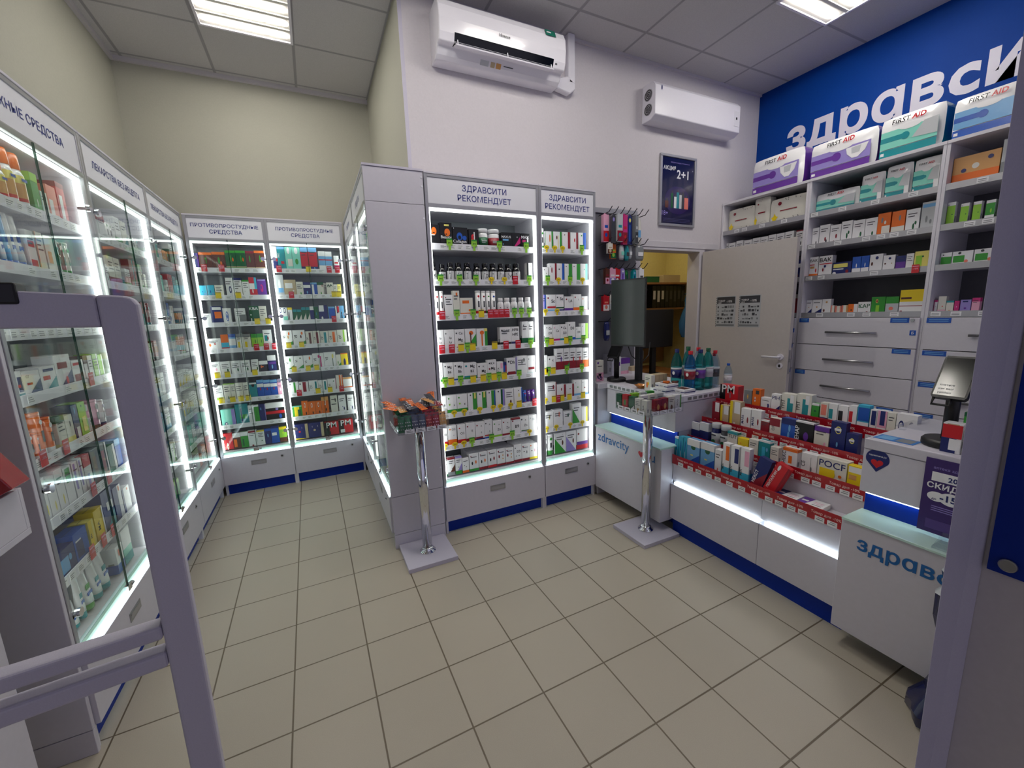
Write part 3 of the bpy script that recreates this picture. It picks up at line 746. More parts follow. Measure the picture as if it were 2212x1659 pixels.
2379,2415,140;u;r;G
2415,2456,146;u;w;G
@ln3 x-0.9 1.265
1908,1946,100;c;W;qN30309080 bT25 qR20456055
1946,2046,93;c;W;TOT|30|82|16|N qR20505058 zN70 bT12
2048,2149,100;c;W;qR15506065 zT60 qN20808590
2150,2266,134;c;W;qr15607578 zN55 eR60250812
2269,2366,103;c;W;qr10106045 qR10808090
2369,2400,117;c;W;tn30 rn10
2406,2448,114;c;W;i3 rE08
2452,2500,117;c;e;rW25 i3
2503,2546,111;c;e;rW25
@ln4 x-0.9 1.045
1870,1960,182,1;c;B;qN10509095 qR15305040
1899,1933,119;u;O;W
1940,1964,104;u;O;W
1964,2011,170;u;O;W
2016,2065,142;u;O;W
2076,2132,128;c;w;tE18 i3 by20
2134,2191,121;c;w;ek60700810 by30
2194,2240,150;c;N;eb50850810 qW30108040
2243,2304,152;c;e;eE50900806 qy30208060
2307,2358,131;f;p;W|
2366,2435,142;u;p;k
2439,2485,131;u;W;N
@ln5 x-0.9 0.826
1892,1933,167;c;W;lr20 ey60300812
1936,1988,155;c;W;ey60300812 i2
1991,2044,166;c;W;ey60300812 i2
2047,2103,157;c;W;qG20608095 i2
2110,2152,157;c;W;qV20305595 i1
2156,2189,159;c;W;qV20305595 i1
2193,2251,158;c;W;tR30 qV30106050
2259,2334,163;c;k;qn20106080
2339,2406,166;c;k;qr20106080 rW20
2411,2484,136;c;E;rW30
2489,2545,147;c;B;tb20
@ln6 x-0.9 0.603
1892,2014,106;c;N;qb10206070 eb70600812
2014,2115,125;c;B;qN10206070 qW10705075
2130,2176,124;c;y;lY60 LMA|25|50|40|k
2184,2264,144;c;Y;LMA|40|50|40|k rW15
2268,2369,190;c;N;dT50 qW35509070
2379,2460,169;c;N;rW45 eO75900808
2465,2547,131;c;W;lN20 eO70900808
@ln7 x-0.9 0.400
1912,1968,101;t;W;T
1976,2017,165;t;W;T
2024,2092,165;t;W;G
2100,2161,149;t;W;T
2165,2235,165;t;W;T
2294,2362,124;c;W;bB35 qs30606085
2368,2459,165;c;t;tW55 bT25
@dt0 x3.83 2.495
2249,2698,304;h;P;F
1745,2199,268;h;P;F
1388,1733,275;h;T;F
1029,1351,245;h;B;F
@dl0 x3.83 2.210
2655,2924,214;h;w;w
2508,2655,256;h;w;w
2186,2504,208;h;w;w
@dl1 x3.83 1.960
2903,2924,155;c;W;i2
2823,2896,151;c;W;i2
2742,2816,159;c;W;i2
2656,2734,151;c;W;i2
2573,2649,156;c;W;i2
2501,2571,155;c;W;i2
2428,2497,159;c;W;i2
2353,2424,158;c;W;i2
2274,2349,160;c;W;i2
2193,2256,155;c;W;tr06 ek70300810 i3
@dl2 x3.83 1.705
2190,2251,162;c;N;qW00609980 en60200808
@dl3 x3.83 1.403
2191,2255,175;c;r;tw20 qW10106025
@dm0 x3.83 2.210
1823,2126,157;h;T;F
1672,1818,217;h;T;F
1518,1667,232;h;T;F
1366,1514,228;h;T;F
@dm1 x3.83 1.960
2074,2126,148;c;W;ek65200810 er30050505 i2
1995,2071,160;c;W;er60300810 ek70200808 i2
1917,1993,145;c;W;er60400812 er40150606 i2
1840,1915,158;c;W;eE55300814 eE70450808 i2
1759,1838,149;c;W;eE70300812 ee60150606 i2
1683,1758,147;c;W;eE65250810 i2
1606,1683,165;c;O;eg35700812 ew60600808 qw35009945
1524,1600,162;c;O;eg60700812 qw00009935
1446,1520,157;c;W;eE60250814 eE75400808 i2
1365,1440,186;c;l;qb05809092 eg40400812 eg70300808
@dm2 x3.83 1.705
2060,2126,170;c;W;TBAK|50|86|80|K qR05606064 qo10456055 bO20 eR80350810
1956,2055,169;c;W;TBAK|50|86|80|K qR05609964 bN12 qN40455556 er35350608
1821,1952,106;c;N;qy05608088 qW05456052 eW12201012 er80300812
1759,1817,133;c;B;qW00009935 eW50500612
1707,1758,133;c;B;qW00009935 eW50500612
1625,1705,135;c;W;eN55801209 en20500810 qs60106025
1552,1623,118;c;W;eN55801209 en20500810 ed75500606
1492,1548,104;c;P;tN40 i1
1449,1491,113;c;W;i3
1372,1446,121;c;y;qe10205575 eE60700808
@dm3 x3.83 1.403
2078,2126,119;c;W;zN40 eo50500808 i1
2003,2077,121;c;W;zN40 eo50500808 i1
1936,2002,123;c;W;eo50801206 en25251010
1909,1935,71;c;w;ls30
1860,1906,65;c;w;ls30 rs20
1814,1859,69;c;w;ls25 ro25
1749,1814,77;c;O;en35401014 rW40
1667,1749,91;c;W;TKAP|50|70|70|E qE10505055 er75150810
1580,1665,124;c;G;eo40751012 er40750608 qe35106050
1502,1578,122;c;l;tG40 es45301808
1369,1498,165;c;Y;bW50 qr00309933 qr05051512 qn05605068
@dr0 x3.83 2.210
1105,1312,170;c;o;bO40 ew50600810 eN25500606 eN80800606
1022,1102,211;c;l;bg40 eN60600808
@dr1 x3.83 1.960
1272,1312,154;c;W;qe00129985 bN12 ek15900606 eE70500806
1209,1248,133;c;W;qe00129985 bN10 ek15900606 eE70500806
1154,1192,131;c;W;qe00129985 bN10 ek15900606 eE70500806
1095,1136,126;c;W;qG00309985 ee60501010
1052,1081,127;c;G;ee50501014 
@dr2 x3.83 1.705
1257,1312,92;c;W;qG05209970 ek25850810
1159,1255,92;c;W;qG05256070 es70301006 ek35880810
1054,1155,93;c;W;qG05256070 es70301006 ek35880810
@dr3 x3.83 1.403
1293,1312,88;c;W;lM15 eg60500808 tM15
1252,1292,111;c;w;es60401010 bp20
1214,1251,80;c;w;tT15 eo50201010
1187,1212,78;c;M;eW50501010
1134,1184,84;c;V;qN20807090 eP50351212
1095,1132,94;c;p;tM25 i2
@t0 x2.08 0.515
1861,1892,148;c;c;eB50601024 eW50250616 tW08
1825,1860,157;c;c;eB50601024 eW50250616
1793,1823,163;c;c;eB50601024 eW50250616
1697,1793,159;c;b;eE50701810 tW25 zB45 qy30355040
1592,1690,164;c;b;eE50701810 tW25 zB45 qy30355040
1546,1589,149;c;W;es50151010 i2
1494,1539,202;c;W;qO45509592 bc30 LMEN|15|30|50|k
1436,1487,202;c;W;qN45509592 bc30 LMEN|15|30|50|k
1374,1427,205;c;W;qp45509592 bc30 LMEN|15|30|50|k
@t1 x2.21 0.628
1814,1877,119;c;N;tW40 qW15608088
1744,1812,131;c;N;tW40 qW15608088
1676,1737,144;j;N;E
1610,1672,143;j;k;E
1544,1610,122;c;w;tT12 LK|20|20|20|k TTUT|50|80|70|K
1475,1541,98;c;Y;qW40109055 eO30700608 eY60200808
1415,1471,110;c;w;i2
1348,1413,120;c;T;tW08 eb75600810 qc30106070
1300,1346,100;c;w;i3
1204,1279,116;c;W;t2 qO40306565 LHEKC|12|55|60|k tO14
1110,1184,114;c;W;LCE|15|50|50|k eg65300612 eE70100604 qg60306285
981,1108,118;c;w;TPOCF|50|85|70|N qY08106055 eY55350814 eO80350606
917,978,114;c;Y;qW05709095 qo10406060
@t2 x2.34 0.735
1771,1828,142;c;r;qW40559598 qW40055522 
1704,1765,132;c;d;qW40559598 lY25 qW40055522
1625,1698,171;c;d;qW40559598 lY25 qW40055522
1557,1621,139;c;W;LMAB6|20|50|80|N er70500814
1492,1555,142;c;W;LMAB6|20|50|80|N er70500814
1443,1492,95;c;r;tW10 i2 bW20
1375,1440,118;c;w;LOP|35|50|40|k qr00609098
1298,1375,131;c;B;eb60600816 eb55250820 tN25
1206,1298,133;c;K;LEHAP|12|50|60|W eP60401418 tW06
1132,1203,123;c;w;tP20 ep75250812 i2
1060,1128,167;c;N;ey50752012 eN50751609 qW25727080 eb50300608
1006,1058,122;c;N;ey50702012 eN50701609 qW25677075 
@t3 x2.47 0.845
1740,1874,130;c;R;lK30 TPM|45|80|70|W qg55356060
1646,1700,117;c;g;eo50651014 eY50650608
1589,1643,133;c;O;eW35501012 eR35500808 qk40758092
1524,1586,88;c;W;eN75451216 eW60451014 i1
1468,1522,120;c;W;TPIH|50|82|70|N zN45
1378,1462,134;c;w;qT40108080 LYPIT|15|50|70|K qW60608595
1296,1377,145;c;w;qT40108080 LYPIT|15|50|70|K qW60608595
1257,1296,102;c;G;tW10 eE50601508
1213,1252,116;c;w;qs10408090 bN30
1169,1211,117;c;W;qT05305075 qn60406075
1120,1167,115;c;W;qK05305075 qn60406075
1081,1118,124;c;W;qR05305075 qn60406075
1028,1079,136;c;c;qW00009935 qB05409990
998,1026,121;c;W;qN20359095 ew00000101
957,997,122;c;W;qp05309999 qN30408099
923,957,120;c;w;i2 dT30
845,922,123;c;W;eN25501424 eW25501016 eN75501424 eW75501016 bp20
'''
TAGS = '''
cw0:g839 g1006 g1188 g1391
cw1:g767 g894 g1007 o1119 o1216 r1298 g1409
cw2:r763 g862 g976 y1035 r1102 r1143 r1184 r1225 g1285 g1339 g1401
cw3:r747 r814 y879 g923 y962 y1123 r1210 r1305 g1407
cw4:g755 y796 g863 y953 y1027 g1070 y1109 g1147 y1189 g1306
cw5:o804 o876 o990 o1093 o1147 o1230 y1299 r1428
cw6:o725 o796 o861 g921 g1071 g1235 o1377
cn0:o1555 o1623 o1689 g1858
cn1:g1560 o1651 g1752 o1862
cn2:o1535 o1635 g1852
cn3:g1544 y1581 y1713 g1748 g1869
cn4:y1526 g1553 y1593 g1714 g1853
cn5:o1521 y1596 r1634 y1669 y1736 y1863
cn6:o1526 o1613 o1741 o1855
al0:r-747 r-629
al1:y-679 y-539
al2:y-428 y-346
al3:r-460 r-386 r-323
al4:y-771 y-700 y-499
al5:y-769 y-690 y-629 y-574
ar0:r-212 y18 r188 r257
ar1:r-141 y207 y248
ar2:r185
ar3:y-211 y-108
ar4:y-192 y-78 y-7
ar5:r-175 y-18 y86 r186
ln3:r2368
ln4:r1928 r2073
ln5:r2198 r2341
ln6:r2088 r2189 r2282
dm2:r1410
'''
# ------------------------------------------------------------------ goods
def shapes(m, art, w, h, y, base, d):
    n = [0]
    def yy(): n[0] += 1; return y - 0.00045 * n[0]
    def quad(u0, v0, u1, v1, c, yv):
        m.poly([(-w / 2 + u0 * w, yv, v0 * h), (-w / 2 + u1 * w, yv, v0 * h), (-w / 2 + u1 * w, yv, v1 * h), (-w / 2 + u0 * w, yv, v1 * h)], c, MM[0])
    for a in art.split():
        k = a[0]
        try:
            if k in 'TL':
                s, u, v, sz, c = a[1:].split('|'); u, v, sz = int(u) / 100, int(v) / 100, int(sz) / 100
                if k == 'T': m.text(s, (-w / 2 + u * w, yy(), v * h - sz * w * 0.3), (1, 0, 0), (0, 0, 1), sz * w * 0.62, c, MM[0], bold=0.012, width=w * 0.9)
                else: m.text(s, (-w / 2 + u * w + w * 0.09, yy(), v * h), (0, 0, 1), (-1, 0, 0), min(w * 0.26, sz * h), c, MM[0], bold=0.012, width=h * 0.62)
                continue
            c = a[1] if len(a) > 1 else ''
            if k == 'b' or k == 't':
                f = int(a[2:]) / 100; v0, v1 = (0, f) if k == 'b' else (1 - f, 1); quad(0, v0, 1, v1, c, yy())
                for sx in (-1, 1): m.poly([(sx * (w / 2 + 0.0004), y, v0 * h), (sx * (w / 2 + 0.0004), y + d, v0 * h), (sx * (w / 2 + 0.0004), y + d, v1 * h), (sx * (w / 2 + 0.0004), y, v1 * h)][::sx], c, MM[0])
                if k == 't': m.poly([(-w / 2, y, h + 0.0004), (w / 2, y, h + 0.0004), (w / 2, y + d * 0.4, h + 0.0004), (-w / 2, y + d * 0.4, h + 0.0004)], c, MM[0])
            elif k == 'l': quad(0, 0, int(a[2:]) / 100, 1, c, yy())
            elif k == 'r': quad(1 - int(a[2:]) / 100, 0, 1, 1, c, yy())
            elif k == 'q': quad(*[min(99, int(a[2 + 2 * i:4 + 2 * i])) / 99 for i in range(4)], c, yy())
            elif k == 'e':
                u, v, ru, rv = [int(a[2 + 2 * i:4 + 2 * i]) / 100 for i in range(4)]; yv = yy()
                if rv * h < 0.012: ru = max(ru, 0.05); rv = ru * w / h
                m.poly([(-w / 2 + (u + x) * w, yv, (v + z) * h) for x, z in disc(0, 0, ru, rv, 14)], c, MM[0])
            elif k in 'zda' and len(a) > 1:
                f = int(a[2:]) / 100; yv = yy()
                p = [(0, 0), (1, 0), (1, f)] if k in 'zd' else [(0, 0), (1, 0), (0, f)]
                m.poly([(-w / 2 + p_ * w, yv, q_ * h) for p_, q_ in p], c, MM[0])
            elif k == 'i':
                yv = yy()
                for j in range(int(a[1:])):
                    v = 0.80 - j * 0.11; quad(0.14, v - 0.018, 0.14 + (0.66, 0.5, 0.72, 0.4)[j % 4], v + 0.018, 'k', yv)
        except (ValueError, IndexError): pass
MM = ['print']
def carton(w, h, d, base, art):
    MM[0] = 'print'; m = MB().box((-w / 2, 0, 0), (w / 2, d, h), base)
    m.poly([(-w / 2 + 0.002, d * 0.52, h + 0.0003), (w / 2 - 0.002, d * 0.52, h + 0.0003), (w / 2 - 0.002, d * 0.55, h + 0.0003), (-w / 2 + 0.002, d * 0.55, h + 0.0003)], 'g' if base in 'Ww' else 'k')
    shapes(m, art, w, h, 0, base, d)
    if base in 'Ww':      # bar code patch on the side
        for sx in (-1, 1):
            x = sx * (w / 2 + 0.0003); m.poly([(x, d * 0.2, h * 0.2), (x, d * 0.55, h * 0.2), (x, d * 0.55, h * 0.42), (x, d * 0.2, h * 0.42)][::sx], 'g')
    return m, None
def bottle(w, h, base, art):      # pill bottle: body and separate cap
    lab, tx = (art + '|').split('|')[:2]; r = w / 2 * 0.96; MM[0] = 'gloss print'
    m = MB().lathe([(r * 0.9, 0), (r, 0.004), (r, h * 0.62), (r * 0.86, h * 0.74), (r * 0.62, h * 0.79), (r * 0.62, h * 0.82)], (0, r, 0), 16, base, 'gloss print')
    n = 7; pts = []      # label wraps the front half
    for i in range(n + 1):
        a = math.pi * (1.08 + 0.84 * i / n); pts.append((r * 1.01 * math.cos(a), r + r * 1.01 * math.sin(a)))
    for i in range(n):
        (x0, y0), (x1, y1) = pts[i], pts[i + 1]; m.add([(x0, y0, h * 0.14), (x1, y1, h * 0.14), (x1, y1, h * 0.58), (x0, y0, h * 0.58)], [(0, 1, 2, 3)], lab or 'W', 'print', True)
    yv = -0.0012
    if tx: m.text(tx, (w * 0.12, yv, h * 0.27), (1, 0, 0), (0, 0, 1), h * 0.17, 'k', bold=0.01)
    m.poly([(-w * 0.2 + x, yv, h * 0.46 + z) for x, z in disc(0, 0, w * 0.07, w * 0.07, 10)], 'k')
    m.box((-w * 0.22, yv - 0.0002, h * 0.20), (0, yv, h * 0.215), 'g').box((-w * 0.22, yv - 0.0002, h * 0.26), (-w * .04, yv, h * 0.275), 'g')
    cap = MB().lathe([(r * 0.74, h * 0.80), (r * 0.76, h * 0.805), (r * 0.76, h * 0.985), (r * 0.7, h)], (0, r, 0), 16, base if base in 'KW' else 'W', 'gloss print')
    return m, ('cap', cap)
def jar(w, h, base, art):
    r = w / 2 * 0.97; m = MB().lathe([(r * 0.9, 0), (r, 0.006), (r, h * 0.7), (r * 0.92, h * 0.78)], (0, r, 0), 18, base, 'gloss print', cols=[base, 'W' if base == 'W' else base, base])
    m.lathe([(r * 1.008, h * 0.1), (r * 1.008, h * 0.56)], (0, r, 0), 18, art[0], 'print', cols=[art[0]]) if base == 'W' else m.lathe([(r * 1.008, h * 0.08), (r * 1.008, h * 0.58)], (0, r, 0), 18, 'l', 'print', cols=['l'])
    if base != 'W':
        m.poly([(x, -0.0015, h * 0.2 + z) for x, z in disc(0, 0, r * 0.5, h * 0.1, 10)], art[0]).box((-r * 0.6, -0.0018, h * 0.46), (r * 0.6, -0.001, h * 0.52), 'k')
    else: m.box((-r * 0.55, -0.0018, h * 0.36), (r * 0.5, -0.001, h * 0.40), 'l').box((-r * 0.55, -0.0018, h * 0.29), (r * 0.2, -0.001, h * 0.32), 'l')
    cap = MB().lathe([(r * 0.97, h * 0.79), (r * 1.02, h * 0.8), (r * 1.02, h * 0.97), (r * 0.97, h)], (0, r, 0), 18, 'W' if base == 'W' else 'S', 'gloss print')
    return m, ('lid', cap)
def tube_(w, h, base, art):
    r = w / 2 * 0.95; c = art[0]
    m = MB().lathe([(r * 0.95, 0), (r, 0.003), (r, h * 0.22), (r, h * 0.93)], (0, r, 0), 14, base, 'gloss print', cols=[c, c, base])
    m.poly([(x, -0.001, h * 0.78 + z) for x, z in disc(0, 0, r * 0.42, r * 0.42, 10)], c).box((-r * 0.3, -0.001, h * 0.36), (r * 0.3, -0.0004, h * 0.6), 'k')
    cap = MB().lathe([(r * 1.02, h * 0.93), (r * 1.02, h * 0.99), (r * 0.9, h)], (0, r, 0), 14, base if base != 'W' else 'W', 'gloss print')
    return m, ('cap', cap)
def squeeze(w, h, base, art):
    m = MB(); n = 14; pr = []
    r = w / 2
    for k, (z, a, b) in enumerate(((h * 0.16, 0.8, 0.8), (h * 0.3, 0.92, 0.75), (h * 0.65, 1.0, 0.42), (h * 0.97, 1.02, 0.06), (h, 1.02, 0.06))):
        pr.append([(r * a * math.cos(2 * math.pi * i / n), r * 0.8 + r * b * math.sin(2 * math.pi * i / n), z) for i in range(n)])
    m.add([p for q in pr for p in q], [(k * n + i, k * n + (i + 1) % n, (k + 1) * n + (i + 1) % n, (k + 1) * n + i) for k in range(4) for i in range(n)] + [tuple(range(n))[::-1], tuple(range(4 * n, 5 * n))], base, 'gloss print', True)
    m.box((-r * 0.5, r * 0.8 - r * 0.66, h * 0.36), (r * 0.5, r * 0.8 - r * 0.6, h * 0.44), 'B' if base != 'b' else 'W').box((-r * 0.4, r * 0.8 - r * 0.56, h * 0.5), (r * 0.4, r * 0.8 - r * 0.5, h * 0.62), art[0])
    cap = MB().lathe([(r * 0.72, 0), (r * 0.78, 0.003), (r * 0.78, h * 0.16)], (0, r * 0.8, 0), 14, art[0], 'gloss print')
    return m, ('cap', cap)
def spray(w, h, base, art):
    r = w / 2 * 0.97; c = art[0]
    m = MB().lathe([(r * 0.95, 0), (r, 0.004), (r, h * 0.16), (r, h * 0.22), (r, h * 0.48), (r, h * 0.62), (r * 0.8, h * 0.72)], (0, r, 0), 18, base, 'gloss print', cols=[base, base, 'R', 'o', 'y', base])
    m.box((-r * 0.5, -0.0012, h * 0.52), (r * 0.5, -0.0004, h * 0.57), 'B')
    cap = MB().lathe([(r * 0.82, h * 0.72), (r * 0.84, h * 0.73), (r * 0.8, h * 0.96), (r * 0.7, h)], (0, r, 0), 18, c, 'gloss print')
    return m, ('cap', cap)
def pack(w, h, d, base, art):
    MM[0] = 'film'; m = MB(); nu, nv = 10, 8
    cols = {}
    # cushioned wrap: front and back bulge, top pinched
    def P(i, j, s):
        u = i / nu * 2 - 1; v = j / nv * 2 - 1; e = (1 - abs(u) ** 5) * (1 - abs(v) ** 5)
        k = (1 - abs(u) ** 9 * 0.04) ; return (u * w / 2 * (1 - 0.05 * abs(v) ** 6), d / 2 - s * (d * 0.36 + d * 0.14 * e), h * (0.5 + v * 0.5 * (1 - 0.05 * abs(u) ** 6)))
    for s in (1, -1):
        vs = [P(i, j, s) for j in range(nv + 1) for i in range(nu + 1)]
        fs = [(j * (nu + 1) + i, j * (nu + 1) + i + 1, (j + 1) * (nu + 1) + i + 1, (j + 1) * (nu + 1) + i)[::s] for j in range(nv) for i in range(nu)]
        m.add(vs, fs, base if s < 0 or art != 'F' else 'W', 'film', True)
    edge = [(i, 0) for i in range(nu)] + [(nu, j) for j in range(nv)] + [(i, nv) for i in range(nu, 0, -1)] + [(0, j) for j in range(nv, 0, -1)]
    ne = len(edge); m.add([P(i, j, 1) for i, j in edge] + [P(i, j, -1) for i, j in edge], [(k, ne + k, ne + (k + 1) % ne, (k + 1) % ne)[::1] for k in range(ne)], base, 'film', True)
    y = -0.0015
    if art == 'F':
        light = {'P': 'V', 'T': 't', 'B': 'b'}[base]
        def q(u0, v0, u1, v1, c, k=1): m.poly([(-w / 2 + u0 * w, y - k * 0.0006, v0 * h), (-w / 2 + u1 * w, y - k * 0.0006, v0 * h), (-w / 2 + u1 * w, y - k * 0.0006, v1 * h), (-w / 2 + u0 * w, y - k * 0.0006, v1 * h)], c, 'film')
        q(0.04, 0.24, 0.93, 0.66, light); q(0.04, 0.05, 0.93, 0.22, base, 2); q(0.04, 0.4, 0.42, 0.52, base, 2)
        if w < 0.25: q(0.78, 0.1, 0.95, 0.75, 'W', 4)
        m.poly([(-w / 2 + a * w, y - 0.002, b * h) for a, b in disc(0.44, 0.46, 0.07, 0.07 * w / h)], base, 'film').poly([(-w / 2 + a * w, y - 0.0022, b * h) for a, b in disc(0.5, 0.67, 0.17, 0.07)], 'W', 'film')
        if base == 'P': m.poly([(-w / 2 + a * w, y - 0.0026, b * h) for a, b in ((0.58, 0.6), (0.9, 0.62), (0.86, 0.44), (0.76, 0.3), (0.68, 0.3), (0.6, 0.44))], 'W', 'film').poly([(-w / 2 + a * w, y - 0.003, b * h) for a, b in ((0.66, 0.58), (0.8, 0.59), (0.78, 0.42), (0.67, 0.42))], 'l', 'film')
        elif base == 'T': m.poly([(-w / 2 + a * w, y - 0.0026, b * h) for a, b in ((0.55, 0.36), (0.93, 0.32), (0.93, 0.7), (0.72, 0.68))], 'l', 'film')
        m.text('FIRST', (-w / 2 + 0.5 * w, y - 0.0026, h * 0.8), (1, 0, 0), (0, 0, 1), min(0.03, h * 0.11), 'K', 'film', bold=0.012, shear=0.15, align='r', width=w * 0.3)
        m.text('AID', (-w / 2 + 0.515 * w, y - 0.0026, h * 0.8), (1, 0, 0), (0, 0, 1), min(0.033, h * 0.12), 'R', 'film', bold=0.03, shear=0.15, align='l', width=w * 0.22)
        m.box((-w * 0.44, y - 0.003, h * 0.09), (-w * 0.38, y - 0.002, h * 0.16), 'W', 'film')
    elif art == 'w':
        m.poly([(-w / 2 + a * w, y - 0.0006, b * h) for a, b in disc(0.28, 0.78, 0.05, 0.05 * w / h)], 'r', 'film')
        m.poly([(-w / 2 + a * w, y - 0.0006, b * h) for a, b in ((0.06, 0.25), (0.12, 0.3), (0.15, 0.42), (0.19, 0.3), (0.25, 0.26), (0.2, 0.18), (0.2, 0.06), (0.14, 0.13), (0.08, 0.07), (0.1, 0.17))], 'Y', 'film')
        m.box((-w * 0.2, y - 0.0016, h * 0.46), (w * 0.25, y - 0.0008, h * 0.5), 'r', 'film')
        r = random.Random(int(w * 1e4))
        for _ in range(26):
            a = r.uniform(0.3, 0.97); b = r.uniform(0.04, 0.18) if r.random() < 0.7 else r.uniform(0.86, 0.95)
            m.poly([(-w / 2 + x * w, y - 0.0008, z * h) for x, z in disc(a, b, 0.012, 0.012 * w / h, 6)], 'k', 'film')
    else: shapes(m, art, w, h, y - 0.0004, base, d * 0.3)
    hd = None
    if art == 'F' and w > 0.28:
        k = MB(); n = 9; vs = []
        for i in range(n):
            u = i / (n - 1) * 2 - 1; z = h * (0.99 + 0.1 * (1 - u * u) + 0.012 * math.sin(i * 2.3))
            vs += [(u * w * 0.3 - w * 0.1, d * 0.5 + 0.01 * math.sin(i * 1.7), h * 0.965), (u * w * 0.26 - w * 0.1, d * 0.5 + 0.014 * math.sin(i * 2.1), z)]
        k.add(vs, [(2 * i, 2 * i + 2, 2 * i + 3, 2 * i + 1) for i in range(n - 1)], 'W', 'clear film', True); hd = ('carry_handle', k)
    return m, hd
KIND = dict(c='carton', f='pill_bottle', j='jar', u='tablet_tube', t='squeeze_tube', s='spray_bottle', h='soft_pack')
CAT = dict(c='medicine box', f='pill bottle', j='jar', u='tube', t='tube', s='spray bottle', h='soft pack')
WORD = dict(c='carton', f='pill bottle', j='lidded jar', u='tablet tube', t='squeeze tube', s='spray bottle', h='soft pack')
SHOWN = {'b': 'lower band', 't': 'upper band', 'r': 'edge stripe', 'l': 'edge stripe', 'q': 'panel', 'e': 'dot', 'z': 'corner', 'd': 'corner', 'a': 'corner'}
def describe(kind, base, art):
    s = CNAME[base] + ' ' + WORD[kind]
    if kind == 'c':
        tx = [a[1:].split('|')[0] for a in art.split() if a[0] == 'T' and len(a.split('|')[0]) <= 4]
        if tx: return s + ' lettered ' + ' '.join(tx[:2])
        for a in art.split():
            if a[0] in SHOWN and len(a) > 2 and a[1] in CNAME and a[1] != base and a[2].isdigit():
                return s + ' with ' + CNAME[a[1]] + ' ' + SHOWN[a[0]]
    elif kind in 'jut': return s + ' with ' + CNAME[art[0]] + (' label' if kind == 'j' else ' end')
    elif kind == 's': return 'white spray bottle with orange cap'
    elif kind == 'f': return s + ' with ' + CNAME[(art or 'W')[0]] + ' label'
    elif art == 'w': return 'dotted white wipes pack'
    return s
def make_item(kind, w, h, d, base, art):
    if kind == 'c': return carton(w, h, d, base, art)
    if kind == 'f': return bottle(w, h, base, art)
    if kind == 'j': return jar(w, h, base, art)
    if kind == 'u': return tube_(w, h, base, art)
    if kind == 't': return squeeze(w, h, base, art)
    if kind == 's': return spray(w, h, base, art)
    return pack(w, h, d, base, art)
ROWN = ['top', 'second', 'third', 'fourth', 'fifth', 'sixth', 'seventh', 'bottom']
PLACE = dict(ga='cabinet behind end panel', cw='wide open cabinet', cn='narrow open cabinet', al='first aisle-end cabinet', ar='second aisle-end cabinet', ln='nearest wall cabinet',
    lm='middle wall cabinet', lf='corner wall cabinet', gb='farther aisle-facing cabinet', dl='bay behind the door', dm='three-drawer bay', dr='bay by the partition')
TRAYN = ['lowest', 'second', 'third', 'topmost']
KNAME = dict(c='vitamin_carton', a='cold_remedy_carton', l='skincare_carton', g='medicine_carton', d='medicine_carton', t='promotion_carton')
PROTO = {}
def put(kind, w, h, d, base, art, loc, rz, label, group, name):
    key = (kind, round(w, 4), round(h, 4), round(d, 4), base, art)
    if key in PROTO:
        o = dup(PROTO[key]); o.location = loc; o.rotation_euler[2] = rz
    else:
        m, part = make_item(kind, w, h, d, base, art)
        o = m.build(name, loc=loc, rz=rz)
        if part: part[1].build(part[0], o)
        PROTO[key] = o
    return tag(o, label, CAT[kind], group)
def shelf_row(key, axis, v, z0, items):
    a = key[:-1]; n = int(key[-1]); rz = {'c': 0, 'a': 0, 'l': math.pi / 2, 'g': -math.pi / 2, 'd': -math.pi / 2, 't': -math.pi / 2}[key[0]]
    name0 = KNAME[key[0]]
    if key in ('lm', 'lf'): name0 = 'medicine_carton'
    for i, (x0, x1, h, row, kind, base, art) in enumerate(items):
        deep = 1
        if kind[0] == '*': deep = int(kind[1]); kind = kind[2]
        w = x1 - x0 - 0.002; c = (x0 + x1) / 2
        d = min(max(0.035, w * 0.55), 0.07) if kind == 'c' else w
        if kind == 'h': d = {'dt': 0.2, 'dl': 0.11, 'dm': 0.16, 'dr': 0.16}[a]
        if deep > 1: d = 0.06
        if a == 't': d = min(d, 0.055)
        if a == 'ln' and kind == 'c': d = 0.06
        if a == 't':
            where = f'{ORD[i]} item from the window counter side, {TRAYN[n]} red-edged tray'; where = f'{ORD[i]} from the water bottles, {TRAYN[n]} red-edged tray'; grp = f'goods on the {TRAYN[n]} tray of the counter'
        elif a == 'dt': where = f'{ORD[i]} from the corner, on top of the dispensary shelving'; grp = 'large packs on top of the shelving'
        else:
            rw = ROWN[n] if a[0] != 'd' else ['top', 'second', 'third', 'fourth'][n]
            where = f'{ORD[i]} from left, {rw} shelf, {PLACE[a]}'; grp = f'goods on the {rw} shelf, {PLACE[a]}'
        desc = describe(kind, base, art)
        nm = {'c': name0}.get(kind, KIND[kind])
        if kind == 'h': nm = 'wipes_pack' if art == 'w' else 'diaper_pack' if a == 'dt' else 'soft_pack'
        for q in range(deep):
            off = (0.085 if row else 0.0) + q * (d + 0.004)
            if axis == 'y': loc = (c, v + off, z0)
            else: loc = (v + (-off if key[0] == 'l' else off), c, z0)
            lab = f'{desc}, {where}' if q == 0 else f'{desc}, row {q + 1} behind front, {where}'
            if q == 1: lab = f'second-row {desc}, {where}'
            if q == 2: lab = f'third-row {desc}, {where}'
            put(kind, w, h, d, base, art, loc, rz, lab, grp, nm)
for line in PROD.strip().split('\n') + [None]:
    if line is None or line[0] == '@':
        if line is not None or True:
            try: shelf_row(*cur)
            except NameError: pass
        if line:
            k, pl, z = line[1:].split(); cur = [k, pl[0], float(pl[1:]), float(z), []]
    else:
        p, kind, base, art = line.split(';'); p = [int(q) for q in p.split(',')]
        cur[4].append((p[0] / 1000, p[1] / 1000, p[2] / 1000, p[3] if len(p) > 3 else 0, kind, base, art))
